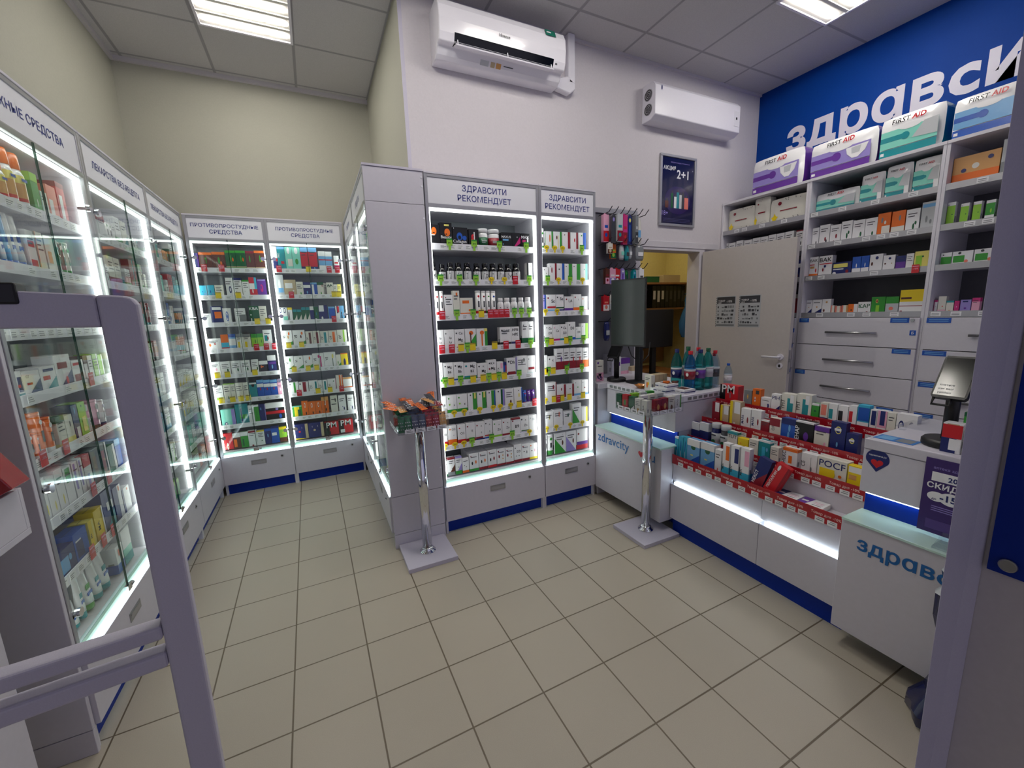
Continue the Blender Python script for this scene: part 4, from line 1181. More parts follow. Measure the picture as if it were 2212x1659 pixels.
# cabinets seen only at a slant: rows of narrow cartons
def slanted(key, axis_v, ya, yb, seed, pals, rev=False):
    r = random.Random(seed)
    for n in range(8):
        y = ya + r.uniform(0, 0.02); items = []; pal = pals[n % len(pals)]
        while True:
            w = r.choice([0.034, 0.042, 0.05, 0.06, 0.075])
            if y + w > yb or len(items) > 17: break
            rep = r.choice([1, 2, 2, 3]); h = r.uniform(0.085, 0.165); base = r.choice(pal[0]); acc = r.choice(pal[1]); sty = r.choice([f'b{acc}30 i3', f't{acc}25 i2', f'q{acc}20106055 i1', f'e{acc}50301212 i3', f'z{acc}50 i2', f'r{acc}22 i2'])
            for _ in range(rep):
                if y + w > yb or len(items) > 17: break
                items.append((y, y + w, h, 0, 'c' if r.random() < 0.92 else 'u', base, sty if True else '')); y += w + 0.003
            y += r.choice([0.004, 0.004, 0.02, 0.05])
        items = [(a, b, h, w_, k, ba, (ar if k == 'c' else ar[1])) for a, b, h, w_, k, ba, ar in items]
        items = [(a, b, h, w_, k if (k == 'c' or ar in CNAME) else 'c', ba, ar) for a, b, h, w_, k, ba, ar in items]
        if rev: items = items[::-1]
        shelf_row(f'{key}{n}', 'x', axis_v, (LEV[n] + 0.018) if n < 7 else 0.40, items)
WHT = [('WWWw', 'GeTg'), ('WWlw', 'RGke'), ('wWWT', 'TGBO'), ('WWWk', 'rRBk'), ('WWW', 'eGyT'), ('WWbW', 'BbTN'), ('WWW', 'eGY'), ('WwW', 'YeGk')]
slanted('lm', -0.9, 2.63, 3.35, 11, [('Wwl', 'GrkT'), ('WrwW', 'GerT'), ('TWr', 'rTG'), ('rWw', 'RkW'), ('WWw', 'ylG'), ('WbWT', 'BbT'), ('WeW', 'eGt'), ('WGW', 'GTe')])
slanted('lf', -0.9, 3.43, 4.10, 12, [('ETWo', 'nGW'), ('tTWR', 'TkB'), ('EBTW', 'koW'), ('oWWl', 'OkG'), ('WWy', 'eyY'), ('yYW', 'Yek'), ('Wlt', 'NBt'), ('OsWo', 'nRO')])
slanted('ga', 0.392, 2.95, 3.33, 13, WHT, True)
slanted('gb', 0.392, 3.84, 4.08, 14, WHT[3:] + WHT[:3], True)
# promo tags clipped on the price rails
def promo(style):
    m = MB()
    if style == 'g': m.box((-0.019, 0, 0.014), (0.019, 0.001, 0.056), 'e').box((-0.019, -0.0006, 0.047), (0.019, 0, 0.056), 'G').box((-0.008, 0, -0.014), (0.008, 0.001, 0.014), 'e').text('3=1', (0, -0.0008, 0.025), (1, 0, 0), (0, 0, 1), 0.011, 'K', bold=0.02)
    elif style == 'y': m.box((-0.02, 0, 0), (0.02, 0.001, 0.05), 'Y').box((-0.019, -0.0006, 0.043), (0.019, 0, 0.047), 'k')
    elif style == 'o': m.poly([(a, 0, 0.028 + b) for a, b in disc(0, 0, 0.021, 0.015, 12)], 'Y').poly([(a, 0.001, 0.028 + b) for a, b in disc(0, 0, 0.021, 0.015, 12)][::-1], 'Y').text('2+1', (0, -0.0006, 0.022), (1, 0, 0), (0, 0, 1), 0.012, 'K', bold=0.02).box((-0.006, 0, -0.006), (0.006, 0.001, 0.016), 'Y')
    else: m.box((-0.02, 0, -0.006), (0.02, 0.001, 0.05), 'R').box((-0.016, -0.0006, 0.036), (0.016, 0, 0.041), 'p').text('-10%', (0, -0.0006, 0.018), (1, 0, 0), (0, 0, 1), 0.010, 'p', bold=0.02)
    return m
TNAME = dict(g='lime', y='yellow', o='rounded yellow', r='red'); TP = {}
for line in TAGS.strip().split('\n'):
    key, rest = line.split(':'); a = key[:-1]; n = int(key[-1]); cnt = {}
    for tok in rest.split():
        s, p = tok[0], int(tok[1:]) / 1000; z = LEV[n] + 0.012; cnt[s] = cnt.get(s, -1) + 1
        if s in TP: o = dup(TP[s])
        else: o = TP[s] = promo(s).build('promo_tag')
        if a[0] == 'c': o.location = (p, 2.585 + 0.034, z); o.rotation_euler[2] = 0
        elif a[0] == 'a': o.location = (p, 4.155 + 0.034, z); o.rotation_euler[2] = 0
        elif a == 'ln': o.location = (-0.85 - 0.034, p, z); o.rotation_euler[2] = math.pi / 2
        else: o.location = (3.77 - 0.004, p, 1.685); o.rotation_euler[2] = -math.pi / 2
        rw = ROWN[n] if a[0] != 'd' else 'third'
        tag(o, f'{TNAME[s]} promo tag, {ORD[cnt[s]]} {TNAME[s]} one from left, {rw} rail, {PLACE[a]}', 'promo tag', 'promo tags on the price rails')
# ------------------------------------------------------------------ the counter
def heart(cx, cz, s):
    p = []
    for i in range(28):
        a = 2 * math.pi * i / 28; p.append((cx + s * 16 * math.sin(a) ** 3 / 16, cz + s * (13 * math.cos(a) - 5 * math.cos(2 * a) - 2 * math.cos(3 * a) - math.cos(4 * a)) / 16))
    return p
def counter(name, label, y0, y1, wall_y=None):      # y0 far end, y1 near end
    t = thing(name, label, 'counter', (0, 0, 0), 0, 'counter blocks')
    B((1.945, y1, 0.088), (2.058, y0, 0.592), m='panel laminate').build('lower_panel', t, bevel=0.0015, seg=1)
    B((1.936, y1 + 0.002, 0.594), (2.095, y0 - 0.002, 0.604), m='frosted mint').build('glass_ledge', t, bevel=0.001, seg=1)
    B((2.092, y1 + 0.01, 0.604), (2.102, y0 - 0.01, 0.70), m='blue laminate').build('blue_panel', t)
    B((2.068, y1 + 0.02, 0.688), (2.086, y0 - 0.02, 0.694), m='led cool').build('ledge_light', t)
    u = B((2.058, y1, 0.695), (2.62, y0, 0.884), m='panel laminate').build('upper_body', t, bevel=0.002, seg=1)
    B((2.105, y1 + 0.004, 0.10), (2.62, y0 - 0.004, 0.695), m='panel laminate').build('cupboard_body', t)
    B((2.15, y1 + 0.01, 0.0), (2.58, y0 - 0.01, 0.10), m='blue laminate').build('plinth', t)
    wt = MB().box((2.055, y1, 0.886), (2.64, y0, 0.93), m='panel laminate')
    if wall_y: wt.box((1.975, y0, 0.886), (2.64, wall_y, 0.93), m='panel laminate').box((1.98, y0 + 0.02, 0), (2.62, wall_y, 0.886), m='panel laminate')
    wt.build('worktop', t, bevel=0.004)
    return t, u
c1, u1 = counter('service_counter', 'white counter block next to the narrow vitamin cabinet, with water bottles on top', 2.566, 1.874, 2.94)
lt = MB(); Z = 0.49
lt.text('zdravcity', (1.9435, 2.535, Z), (0, -1, 0), (0, 0, 1), 0.070, m='logo blue', bold=0.010, align='l', width=0.43)
lt.build('lettering', c1)
MB().text('ru', (1.9435, 2.005, Z), (0, -1, 0), (0, 0, 1), 0.070, m='logo blue', bold=0.010, align='l').build('lettering', c1)
MB().poly([(1.9435, a, b) for a, b in heart(2.058, 0.512, 0.026)], 'R').build('heart_mark', c1)
p = MB().box((2.0535, 1.90, 0.894), (2.0548, 2.56, 0.922), m='sign face')
for k in range(13): p.box((2.0530, 2.53 - k * 0.048, 0.898), (2.0535, 2.495 - k * 0.048, 0.918), 'g')
p.box((2.10, 1.8725, 0.894), (2.55, 1.8737, 0.922), m='sign face')
for k in range(8): p.box((2.16 + k * 0.05, 1.8720, 0.898), (2.195 + k * 0.05, 1.8725, 0.918), 'g')
p.build('price_strip', c1)
c2_, u2 = counter('service_counter', 'white counter block nearest the camera, with the card terminal and a purple leaflet', 0.862, -0.6)
lt = MB(); lt.text('здр\u0251вcити', (1.9435, 0.80, 0.485), (0, -1, 0), (0, 0, 1), 0.060, m='logo blue', bold=0.022, align='l'); lt.build('lettering', c2_)
ht = MB(); q = [(-0.814 * -1 + 0, 0)]
pts = []
for i in range(24):
    a = math.pi * (-0.12 + 1.24 * i / 23); pts.append((0.812 - 0.040 * math.cos(a), 0.852 + 0.040 * math.sin(a)))
pts.append((0.812, 0.795))
ht.poly([(2.0572, a, b) for a, b in pts], 'N'); ht.poly([(2.0568, a, b) for a, b in heart(0.812, 0.832, 0.021)], 'R')
ht.text('здравсити.ру', (2.0568, 0.812, 0.862), (0, -1, 0), (0, 0, 1), 0.007, 'W', bold=0.01, width=0.06)
o = tag(ht.build('heart_sticker'), 'navy drop-shaped sticker with red heart on the near counter front', 'sticker')
# terraced trays between the two blocks
t = thing('tray_display', 'four-step counter display with red edges between the two white counter blocks', 'display stand', (0, 0, 0))
YA, YB = 0.868, 1.868
for a, b in ((YA, 1.266), (1.268, YB)):
    B((2.03, a, 0.112), (2.05, b, 0.352), m='panel laminate').build('lower_panel', t, bevel=0.0015, seg=1)
    B((2.028, a + 0.006, 0.356), (2.062, b - 0.03, 0.372), m='led cool').build('ledge_light', t)
    B((2.046, a, 0.374), (2.06, b, 0.486), m='panel laminate').build('upper_panel', t)
    B((2.028, b - 0.028, 0.354), (2.05, b - 0.008, 0.392), m='acrylic').build('ledge_bracket', t)
B((2.062, YA, 0), (2.60, YB, 0.11), m='blue laminate').build('plinth', t)
B((2.064, YA, 0.11), (2.60, YB, 0.48), m='panel laminate').build('body', t)
ZT = [0.513, 0.626, 0.733, 0.843]; XT = [2.035, 2.165, 2.295, 2.425]; prev = 0.482
trr = random.Random(5)
for k in range(4):
    B((XT[k] + 0.004, YA, prev), (2.62, YB, ZT[k]), m='panel laminate').build('tray_step', t); prev = ZT[k] + 0.0005
    r = MB().box((XT[k], YA, ZT[k] - 0.02), (XT[k] + 0.003, YB, ZT[k] + 0.042), lin(168, 20, 36), 'gloss print'); xx = XT[k] - 0.0006; y = YB - 0.04
    n = 0
    while y - 0.12 > YA:
        r.text('Товар дня -10%', (xx, y, ZT[k] + 0.014), (0, -1, 0), (0, 0, 1), 0.017, lin(244, 200, 196), 'print', bold=0.012, align='l', width=0.125)
        y -= 0.16
    y = YB - 0.05
    while y - 0.04 > YA:
        r.box((xx - 0.0004, y - 0.04, ZT[k] - 0.022), (xx, y, ZT[k] + 0.004), 'W').box((xx - 0.0008, y - 0.034, ZT[k] - 0.013), (xx - 0.0004, y - 0.006, ZT[k] - 0.009), 'g').box((xx - 0.0008, y - 0.034, ZT[k] - 0.004), (xx - 0.0004, y - 0.012, ZT[k] - 0.001), 'g')
        y -= trr.choice([0.052, 0.06, 0.075])
    r.build('red_price_strip', t)
B((2.62, YA, 0.5), (2.63, YB, 0.90), m='white laminate').build('back_board', t)
B((2.04, YA + 0.001, 0.514), (2.19, YA + 0.006, 0.565), 'Y').build('yellow_divider', t)
for k in range(4): B((XT[k] + 0.01, YB - 0.004, ZT[k] + 0.001), (XT[k] + 0.11, YB - 0.002, ZT[k] + 0.07), m='acrylic').build('side_guard', t)
# boxes lying and leaning in the lowest tray
def flat(x, y, w, d, h, base, art, label, rz):
    m = MB().box((-w / 2, -d / 2, 0), (w / 2, d / 2, h), base)
    m.poly([(-w / 2, -d / 2, h + 4e-4), (-w / 2 + w * 0.3, -d / 2, h + 4e-4), (-w / 2 + w * 0.42, d / 2, h + 4e-4), (-w / 2, d / 2, h + 4e-4)], art)
    for j in range(3): m.box((w * 0.02, -d * 0.3 + j * d * 0.2, h), (w * 0.38, -d * 0.25 + j * d * 0.2, h + 5e-4), 'p' if j else 'k')
    m.box((-w / 2 - 4e-4, -d * 0.3, h * 0.3), (-w / 2, d * 0.3, h * 0.8), art).box((-w * 0.46, -d * 0.1, h), (-w * 0.2, d * 0.08, h + 7e-4), 'W')
    o = m.build('medicine_carton', loc=(x, y, ZT[0] + 0.0005)); o.rotation_euler[2] = rz
    return tag(o, label, 'medicine box', 'flat boxes in the lowest tray')
flat(2.115, 1.175, 0.105, 0.085, 0.022, 'W', 'N', 'flat white carton with navy end, lying beside the leaning red box', -1.5)
flat(2.115, 1.06, 0.108, 0.088, 0.024, 'W', 'P', 'flat white carton with purple end, lying nearest the empty part of the lowest tray', -1.5)
def lean(y, col, art, txt, txtc, label, ang):
    m, _ = carton(0.068, 0.168, 0.034, col, art)
    m.text(txt, (-0.068 / 2 + 0.022, -0.0022, 0.016), (0, 0, 1), (-1, 0, 0), 0.016, txtc, bold=0.03, align='l', width=0.105)
    o = m.build('medicine_carton'); o.matrix_world = Matrix.Translation((2.085, y, ZT[0] + 0.012)) @ Matrix.Rotation(-math.pi / 2, 4, 'Z') @ Matrix.Rotation(ang, 4, 'Y') @ Matrix.Rotation(-0.10, 4, 'X')
    return tag(o, label, 'medicine box')
lean(1.338, 'N', 'zr60', 'НЕКСТ', 'W', 'blue carton with dark red corner leaning over in the lowest tray', 0.25)
lean(1.262, 'R', 'rr16 eW30851010', 'ПЕНТАЛГИН', 'W', 'red carton with white lettering leaning beside the blue one in the lowest tray', 0.36)
# things on the first block
def water(x, y, h, r, body, cap, lab, label, z=0.9305):
    t = thing('water_bottle', label, 'bottle', (x, y, z), 0, 'water bottles on the counter')
    b = MB().lathe([(r * 0.7, 0), (r * 0.95, 0.006), (r, 0.02), (r * 0.96, h * 0.2), (r, h * 0.3), (r, h * 0.6), (r * 0.93, h * 0.68), (r * 0.72, h * 0.8), (r * 0.36, h * 0.9), (r * 0.34, h * 0.92)], n=20, m=body); b.build('bottle_body', t)
    l = MB().lathe([(r * 1.01, h * 0.3), (r * 1.01, h * 0.54)], n=20, col=lab, m='gloss print', cols=[lab]); l.lathe([(r * 1.015, h * 0.5), (r * 1.015, h * 0.55)], n=20, col='S', m='gloss print', cols=['S'])
    l.poly([(-r * 1.03, a, b_) for a, b_ in disc(-r * 0.3, h * 0.42, r * 0.3, r * 0.34, 12)], 'W'); l.build('bottle_label', t)
    MB().lathe([(r * 0.38, h * 0.91), (r * 0.4, h * 0.92), (r * 0.4, h * 0.99), (r * 0.36, h)], n=16, col=cap, m='gloss print').build('bottle_cap', t)
water(2.30, 1.985, 0.275, 0.037, 'water blue', 'R', 'r', 'blue water bottle with red cap, frontmost of the bottles')
water(2.385, 1.975, 0.28, 0.037, 'water teal', 'N', 'P', 'teal water bottle with navy cap and purple label')
water(2.465, 1.978, 0.285, 0.037, 'water teal', 'E', 'l', 'teal water bottle with dark green cap and pale label')
water(2.545, 1.985, 0.262, 0.033, 'water clear', 'R', 'k', 'clear water bottle with red cap and dark label')
water(2.60, 2.035, 0.235, 0.030, 'water clear', 'r', 'R', 'clear water bottle with dark red cap and red label')
water(2.27, 2.075, 0.285, 0.037, 'water teal', 'N', 'N', 'teal water bottle with navy cap at the far left of the bottles')
water(2.38, 2.075, 0.295, 0.037, 'water teal', 'E', 'g', 'teal water bottle with green cap standing behind the others')
water(2.50, 2.09, 0.28, 0.035, 'water clear', 'R', 'R', 'red-capped clear water bottle in the back row')
water(2.61, 1.925, 0.17, 0.027, 'water clear', 'B', 'W', 'small clear bottle with bright blue cap at the counter edge')
for k in range(4):
    put('c', 0.062, 0.108, 0.036, 'd' if k else 'w', 'eO40351420 eY60451012 i2' if k == 0 else 'qr30508065', (2.085 + k * 0.038, 2.155, 0.9305), -math.pi / 2, ['cream carton with orange fruit, first of the row behind the amber dish', 'tan carton second in the row behind the cream one', 'tan carton third in the row behind the cream one', 'tan carton at the back of the row, nearest the bottles'][k], 'fruit cartons on the counter', 'snack_carton')
for k, (x, y, z) in enumerate(((2.14, 2.05, 0.9305), (2.15, 2.045, 0.9615), (2.21, 1.955, 0.9305))):
    m = MB().box((-0.05, -0.055, 0), (0.05, 0.055, 0.03), 'W').box((-0.051, -0.0556, 0.010), (0.051, 0.0556, 0.016), 'N')
    m.poly([(-0.0512, a, 0.015 + b) for a, b in disc(0, 0, 0.024, 0.011, 12)], 'W').text('ГОЛОС', (-0.0516, 0, 0.011), (0, -1, 0), (0, 0, 1), 0.007, 'K', bold=0.02, width=0.036)
    m.box((-0.03, -0.035, 0.03), (0.03, 0.035, 0.0305), 'n')
    tag(m.build('lozenge_box', loc=(x, y, z)), ['flat white lozenge box with navy stripe under another one', 'flat white lozenge box with navy stripe on top of its twin', 'flat white lozenge box with navy stripe right before the bottles'][k], 'medicine box', 'striped lozenge boxes')
for k in range(2):
    m = MB(); pts = []
    for i in range(16):
        a = 2 * math.pi * i / 16; r = 0.02 * (1 + 0.3 * math.cos(3 * a)); pts.append((r * math.cos(a), r * math.sin(a), 0))
    m.prism(pts, (0, 0, 0.012), 'n' if k else 'O', 'gloss print', True)
    o = m.build('chocolate_bar', loc=(2.15 + 0.05 * k, 2.045 - 0.03 * k, 0.992)); tag(o, ['brown-orange sweet lying on the striped boxes, far one', 'dark brown sweet lying on the striped boxes, near one'][k], 'sweet')
m = MB(); n = 20
for rr, zz in (((0.018, 0.0), (0.03, 0.012)), ((0.03, 0.012), (0.046, 0.026))):
    m.add([(r * (1 + 0.22 * math.cos(5 * 2 * math.pi * i / n)) * math.cos(2 * math.pi * i / n), r * (1 + 0.22 * math.cos(5 * 2 * math.pi * i / n)) * math.sin(2 * math.pi * i / n), z) for r, z in (rr, zz) for i in range(n)], [(i, (i + 1) % n, n + (i + 1) % n, n + i) for i in range(n)] + ([tuple(range(n))[::-1]] if zz[0] == 0.012 and rr[1] == 0.0 else []), lin(190, 120, 40), 'gloss print', True)
m.poly([(0.018 * math.cos(2 * math.pi * i / n), 0.018 * math.sin(2 * math.pi * i / n), 0.0) for i in range(n)], lin(190, 120, 40), 'gloss print')
tag(m.build('leaf_dish', loc=(2.105, 2.235, 0.9305)), 'small amber leaf-shaped dish on the counter edge', 'dish')
# portrait monitor facing the shopper
t = thing('portrait_monitor', 'tall black curved monitor turned upright on the counter by the vitamin cabinet', 'monitor', (2.25, 2.43, 0.9305), 0)
a = Vector((2.085, 2.56, 0)) - Vector((2.25, 2.43, 0)); b = Vector((2.185, 2.30, 0)) - Vector((2.25, 2.43, 0)); n = 8; nrm = Vector((a - b)).cross(Vector((0, 0, 1))).normalized()
if nrm.x > 0: nrm = -nrm
def shell(off, e, z0, z1):
    vs = []
    for i in range(n + 1):
        u = i / n; p_ = a.lerp(b, e + u * (1 - 2 * e)) - nrm * (0.010 * (1 - (2 * u - 1) ** 2)) + nrm * off
        vs += [(p_.x, p_.y, z0), (p_.x, p_.y, z1)]
    return vs
fr = MB(); f0 = shell(0, 0, 0.29, 0.79); b0 = shell(-0.02, 0, 0.29, 0.79); k = len(f0)
fr.add(f0 + b0, [(2 * i, 2 * i + 2, 2 * i + 3, 2 * i + 1) for i in range(n)] + [(k + 2 * i + 1, k + 2 * i + 3, k + 2 * i + 2, k + 2 * i) for i in range(n)] + [(2 * i + 1, 2 * i + 3, k + 2 * i + 3, k + 2 * i + 1) for i in range(n)] + [(k + 2 * i, k + 2 * i + 2, 2 * i + 2, 2 * i) for i in range(n)] + [(0, 1, k + 1, k), (2 * n, k + 2 * n, k + 2 * n + 1, 2 * n + 1)], m='black plastic').build('monitor_housing', t)
MB().add(shell(0.001, 0.02, 0.302, 0.78), [(2 * i, 2 * i + 1, 2 * i + 3, 2 * i + 2) for i in range(n)], m='screen', smooth=True).build('screen', t)
MB().box((-0.015, -0.026, 0.01), (0.02, 0.026, 0.56), m='black plastic').box((-0.09, -0.03, 0.46), (-0.01, 0.03, 0.54), m='black plastic').build('monitor_stand', t, bevel=0.004)
MB().lathe([(0.11, 0), (0.11, 0.008), (0.06, 0.016), (0.03, 0.022)], n=28, m='black plastic', sx=0.75, sy=1.0).build('monitor_base', t)
MB().tube([(0.0, 0.12, 0.28), (0.02, 0.10, 0.2), (0.03, 0.03, 0.16)], 0.004, m='black plastic').tube([(0.04, 0, 0.16), (0.15, 0.05, 0.2), (0.26, 0.15, 0.29)], 0.004, m='black plastic').build('monitor_cable', t)
def terminal(loc, rz, label, txt):
    t = thing('payment_terminal', label, 'card terminal', loc, rz)
    MB().lathe([(0.072, 0), (0.075, 0.006), (0.075, 0.022), (0.068, 0.030)], n=28, m='black plastic').build('terminal_base', t)
    MB().lathe([(0.021, 0.03), (0.021, 0.235), (0.018, 0.24)], n=16, m='black plastic').build('terminal_pole', t)
    R = Matrix.Translation((-0.015, 0, 0.27)) @ Matrix.Rotation(math.radians(32), 4, 'Y') @ Matrix.Rotation(0, 4, 'X')
    def tr(m): m.v = [tuple(R @ Vector(p_)) for p_ in m.v]; return m
    pts = [(0, p_, q_) for p_, q_ in ((-0.05, -0.075), (-0.044, -0.085), (0.044, -0.085), (0.05, -0.075), (0.05, 0.085), (0.044, 0.093), (-0.044, 0.093), (-0.05, 0.085))]
    tr(MB().prism(pts, (0.02, 0, 0), m='black plastic')).build('terminal_head', t)
    s = MB().poly([(-0.0008, 0.044, -0.075), (-0.0008, -0.044, -0.075), (-0.0008, -0.044, 0.085), (-0.0008, 0.044, 0.085)], m='black gloss')
    for k, l in enumerate(txt): s.text(l, (-0.0014, 0.034, -0.035 - k * 0.016), (0, -1, 0), (0, 0, 1), 0.008, 'g', bold=0.01, align='l', width=0.066)
    tr(s).build('terminal_screen', t)
    m = MB(); 
    for q in ((-0.02, -0.11), (-0.02, -0.13)): pass
    tr(m.tube([(0.008, 0.04, -0.085), (0.008, 0.04, -0.112), (0.008, -0.01, -0.112), (0.008, -0.01, -0.085)], 0.005, m='black plastic')).build('receipt_bracket', t)
    return t
terminal((2.165, 2.585, 0.9305), 0.25, 'dark card terminal on a round base beside the upright monitor', [])
terminal((2.19, 0.655, 0.9305), 0.0, 'black card terminal lit with white words, on the near counter block', ['платите', 'как вам', 'удобно'])
m = MB().box((2.02, 2.655, 0.9305), (2.09, 2.70, 1.10), 'w').box((2.0195, 2.6545, 0.9305), (2.0905, 2.6548, 1.0), 'p')
r = random.Random(3)
for _ in range(16): m.poly([(r.uniform(2.028, 2.08) + a_, 2.6543 - 2e-4 * _ * .2, r.uniform(0.94, 0.99) + b_) for a_, b_ in disc(0, 0, 0.009, 0.007, 7)], r.choice('VPkp'))
m.box((2.032, 2.654, 1.05), (2.075, 2.6545, 1.056), 'k').poly([(2.035 + a_, 2.654, 1.08 + b_) for a_, b_ in disc(0, 0, 0.009, 0.009, 12)], 'P')
tag(m.build('tea_carton'), 'cream carton with purple flowers in the corner behind the vitamin cabinet', 'medicine box')
m = MB().box((2.20, 2.72, 0.9305), (2.29, 2.80, 1.13), m='box clear'); tag(m.build('clear_box'), 'transparent greenish box behind the round-based terminal', 'box')
for k, (x, y, z, w_, h_, d_, bs, ar) in enumerate(((2.36, 2.82, 0.9305, 0.1, 0.16, 0.06, 'W', 'qP20509070 er30201010'), (2.47, 2.84, 0.9305, 0.12, 0.14, 0.08, 'l', 'tP35 bp20'), (2.56, 2.80, 0.9305, 0.09, 0.06, 0.07, 'd', 'bW40'))):
    put('c', w_, h_, d_, bs, ar, (x, y, z), 0, ['white carton with purple panel against the wall behind the monitor', 'grey carton with purple lid area behind the monitor', 'low beige carton behind the monitor stand'][k], 'boxes at the back of the counter', 'medicine_carton')
# things on the near block
for k in range(2): put('c', 0.054, 0.112, 0.045, 'W', 'qd20608098 qR00509895 qN00007550 qW40109848', (2.098, 0.618 - k * 0.062, 0.9305), -math.pi / 2, ['white-topped carton with navy and red front, beside the round black base', 'white-topped carton with navy and red front, half behind the partition'][k], 'cartons on the near counter block', 'medicine_carton')
put('c', 0.09, 0.07, 0.05, 'G', 'tE25 qy20205040', (2.56, 0.68, 0.9305), -math.pi / 2, 'green carton on the near counter block, behind the terminal pole', 'cartons on the near counter block', 'medicine_carton')
m = MB().box((2.30, 0.60, 0.945), (2.56, 0.86, 0.949), m='acrylic').box((2.31, 0.61, 0.9305), (2.33, 0.63, 0.945), m='acrylic').box((2.31, 0.83, 0.9305), (2.33, 0.85, 0.945), m='acrylic').box((2.53, 0.83, 0.9305), (2.55, 0.85, 0.945), m='acrylic').box((2.53, 0.61, 0.9305), (2.55, 0.63, 0.945), m='acrylic')
tag(m.build('acrylic_plate'), 'clear acrylic plate on the near counter block, behind the blue mat', 'plate')
m = MB().box((2.09, 0.72, 0.9303), (2.17, 0.85, 0.9312), lin(40, 120, 200)).box((2.10, 0.79, 0.9312), (2.16, 0.84, 0.9315), 'b').box((2.10, 0.73, 0.9312), (2.16, 0.78, 0.9315), 'g')
tag(m.build('coin_mat'), 'blue printed money mat on the near counter block', 'mat')
m = MB().box((2.2, 0.36, 0.9305), (2.45, 0.52, 0.945), m='black plastic').box((2.28, 0.40, 0.94), (2.31, 0.48, 1.2), m='black plastic')
t = thing('counter_monitor', 'black monitor edge showing beside the white partition', 'monitor', (2.33, 0.49, 0.9305), 0)
MB().box((-0.10, -0.09, 0), (0.10, 0.09, 0.012), m='black plastic').build('monitor_base', t, bevel=0.003); MB().box((-0.015, -0.03, 0.012), (0.015, 0.03, 0.3), m='black plastic').build('monitor_stand', t)
MB().box((-0.02, -0.27, 0.30), (0.012, 0.085, 0.60), m='black plastic').build('monitor_housing', t, bevel=0.004); MB().box((-0.022, -0.255, 0.315), (-0.0205, 0.07, 0.588), m='black gloss').build('screen', t)
m = MB().box((2.050, 0.40, 0.618), (2.0535, 0.662, 0.91), lin(58, 36, 104)); X = 2.0494
m.text('аптека здравсити', (X, 0.638, 0.872), (0, -1, 0), (0, 0, 1), 0.010, 'V', bold=0.01, align='l', width=0.21)
m.box((X, 0.42, 0.825), (X + 0.0005, 0.64, 0.86), 'W'); X2 = X - 0.0004
m.text('20 мая', (X2, 0.595, 0.832), (0, -1, 0), (0, 0, 1), 0.018, 'N', bold=0.03, align='l')
m.text('СКИДКОЙ', (X2, 0.65, 0.797), (0, -1, 0), (0, 0, 1), 0.021, 'W', bold=0.03, align='l', width=0.19)
for cy_, rr in ((0.62, 0.026), (0.58, 0.034), (0.53, 0.034), (0.48, 0.03)): m.poly([(X2 - 0.0001 * (1 + rr), cy_ + a_, 0.765 + b_) for a_, b_ in disc(0, 0, rr, rr * 0.72)], 'W')
m.text('до', (X2 - 0.0008, 0.632, 0.752), (0, -1, 0), (0, 0, 1), 0.008, 'N', bold=0.02, align='l').text('-15%', (X2 - 0.0008, 0.61, 0.755), (0, -1, 0), (0, 0, 1), 0.024, 'N', bold=0.035, align='l')
for k in range(3): m.box((X2, 0.56, 0.725 - k * 0.008), (X2 + 0.0004, 0.63, 0.728 - k * 0.008), 'V')
m.box((X2, 0.42, 0.635), (X2 + 0.0004, 0.64, 0.672), lin(82, 60, 130))
tag(m.build('discount_poster'), 'purple discount leaflet with white cloud, hanging on the near counter block', 'poster')
m = MB().box((1.955, 0.43, 0.6045), (2.045, 0.585, 0.612), m='acrylic').prism([(1.952, 0.43, 0.6045), (2.04, 0.43, 0.6045), (2.04, 0.43, 0.640)], (0, 0.155, 0), m='acrylic')
tag(m.build('leaflet_holder'), 'clear acrylic wedge holder on the near glass ledge', 'holder')
m = MB(); n = 18; pr = [(0.04, 0.0), (0.095, 0.012), (0.098, 0.05), (0.062, 0.12), (0.042, 0.20), (0.032, 0.27), (0.042, 0.33), (0.06, 0.42), (0.064, 0.50), (0.045, 0.53), (0.055, 0.58), (0.036, 0.63), (0.012, 0.66)]
vs = []
for r_, z in pr:
    for i in range(n): a_ = 2 * math.pi * i / n; q_ = r_ * (1 + 0.13 * math.sin(5 * a_ + z * 9)); vs.append((q_ * math.cos(a_), q_ * math.sin(a_), z))
for k in range(len(pr) - 1): m.add(vs[k * n:(k + 2) * n], [(i, (i + 1) % n, n + (i + 1) % n, n + i) for i in range(n)], 'l' if k in (0, 8, 10) else lin(16, 22, 70), 'film', True)
tag(m.build('folded_bag', loc=(1.872, 0.462, 0.001)), 'dark blue crumpled bag with pale stripes leaning by the near counter, behind the partition', 'bag')

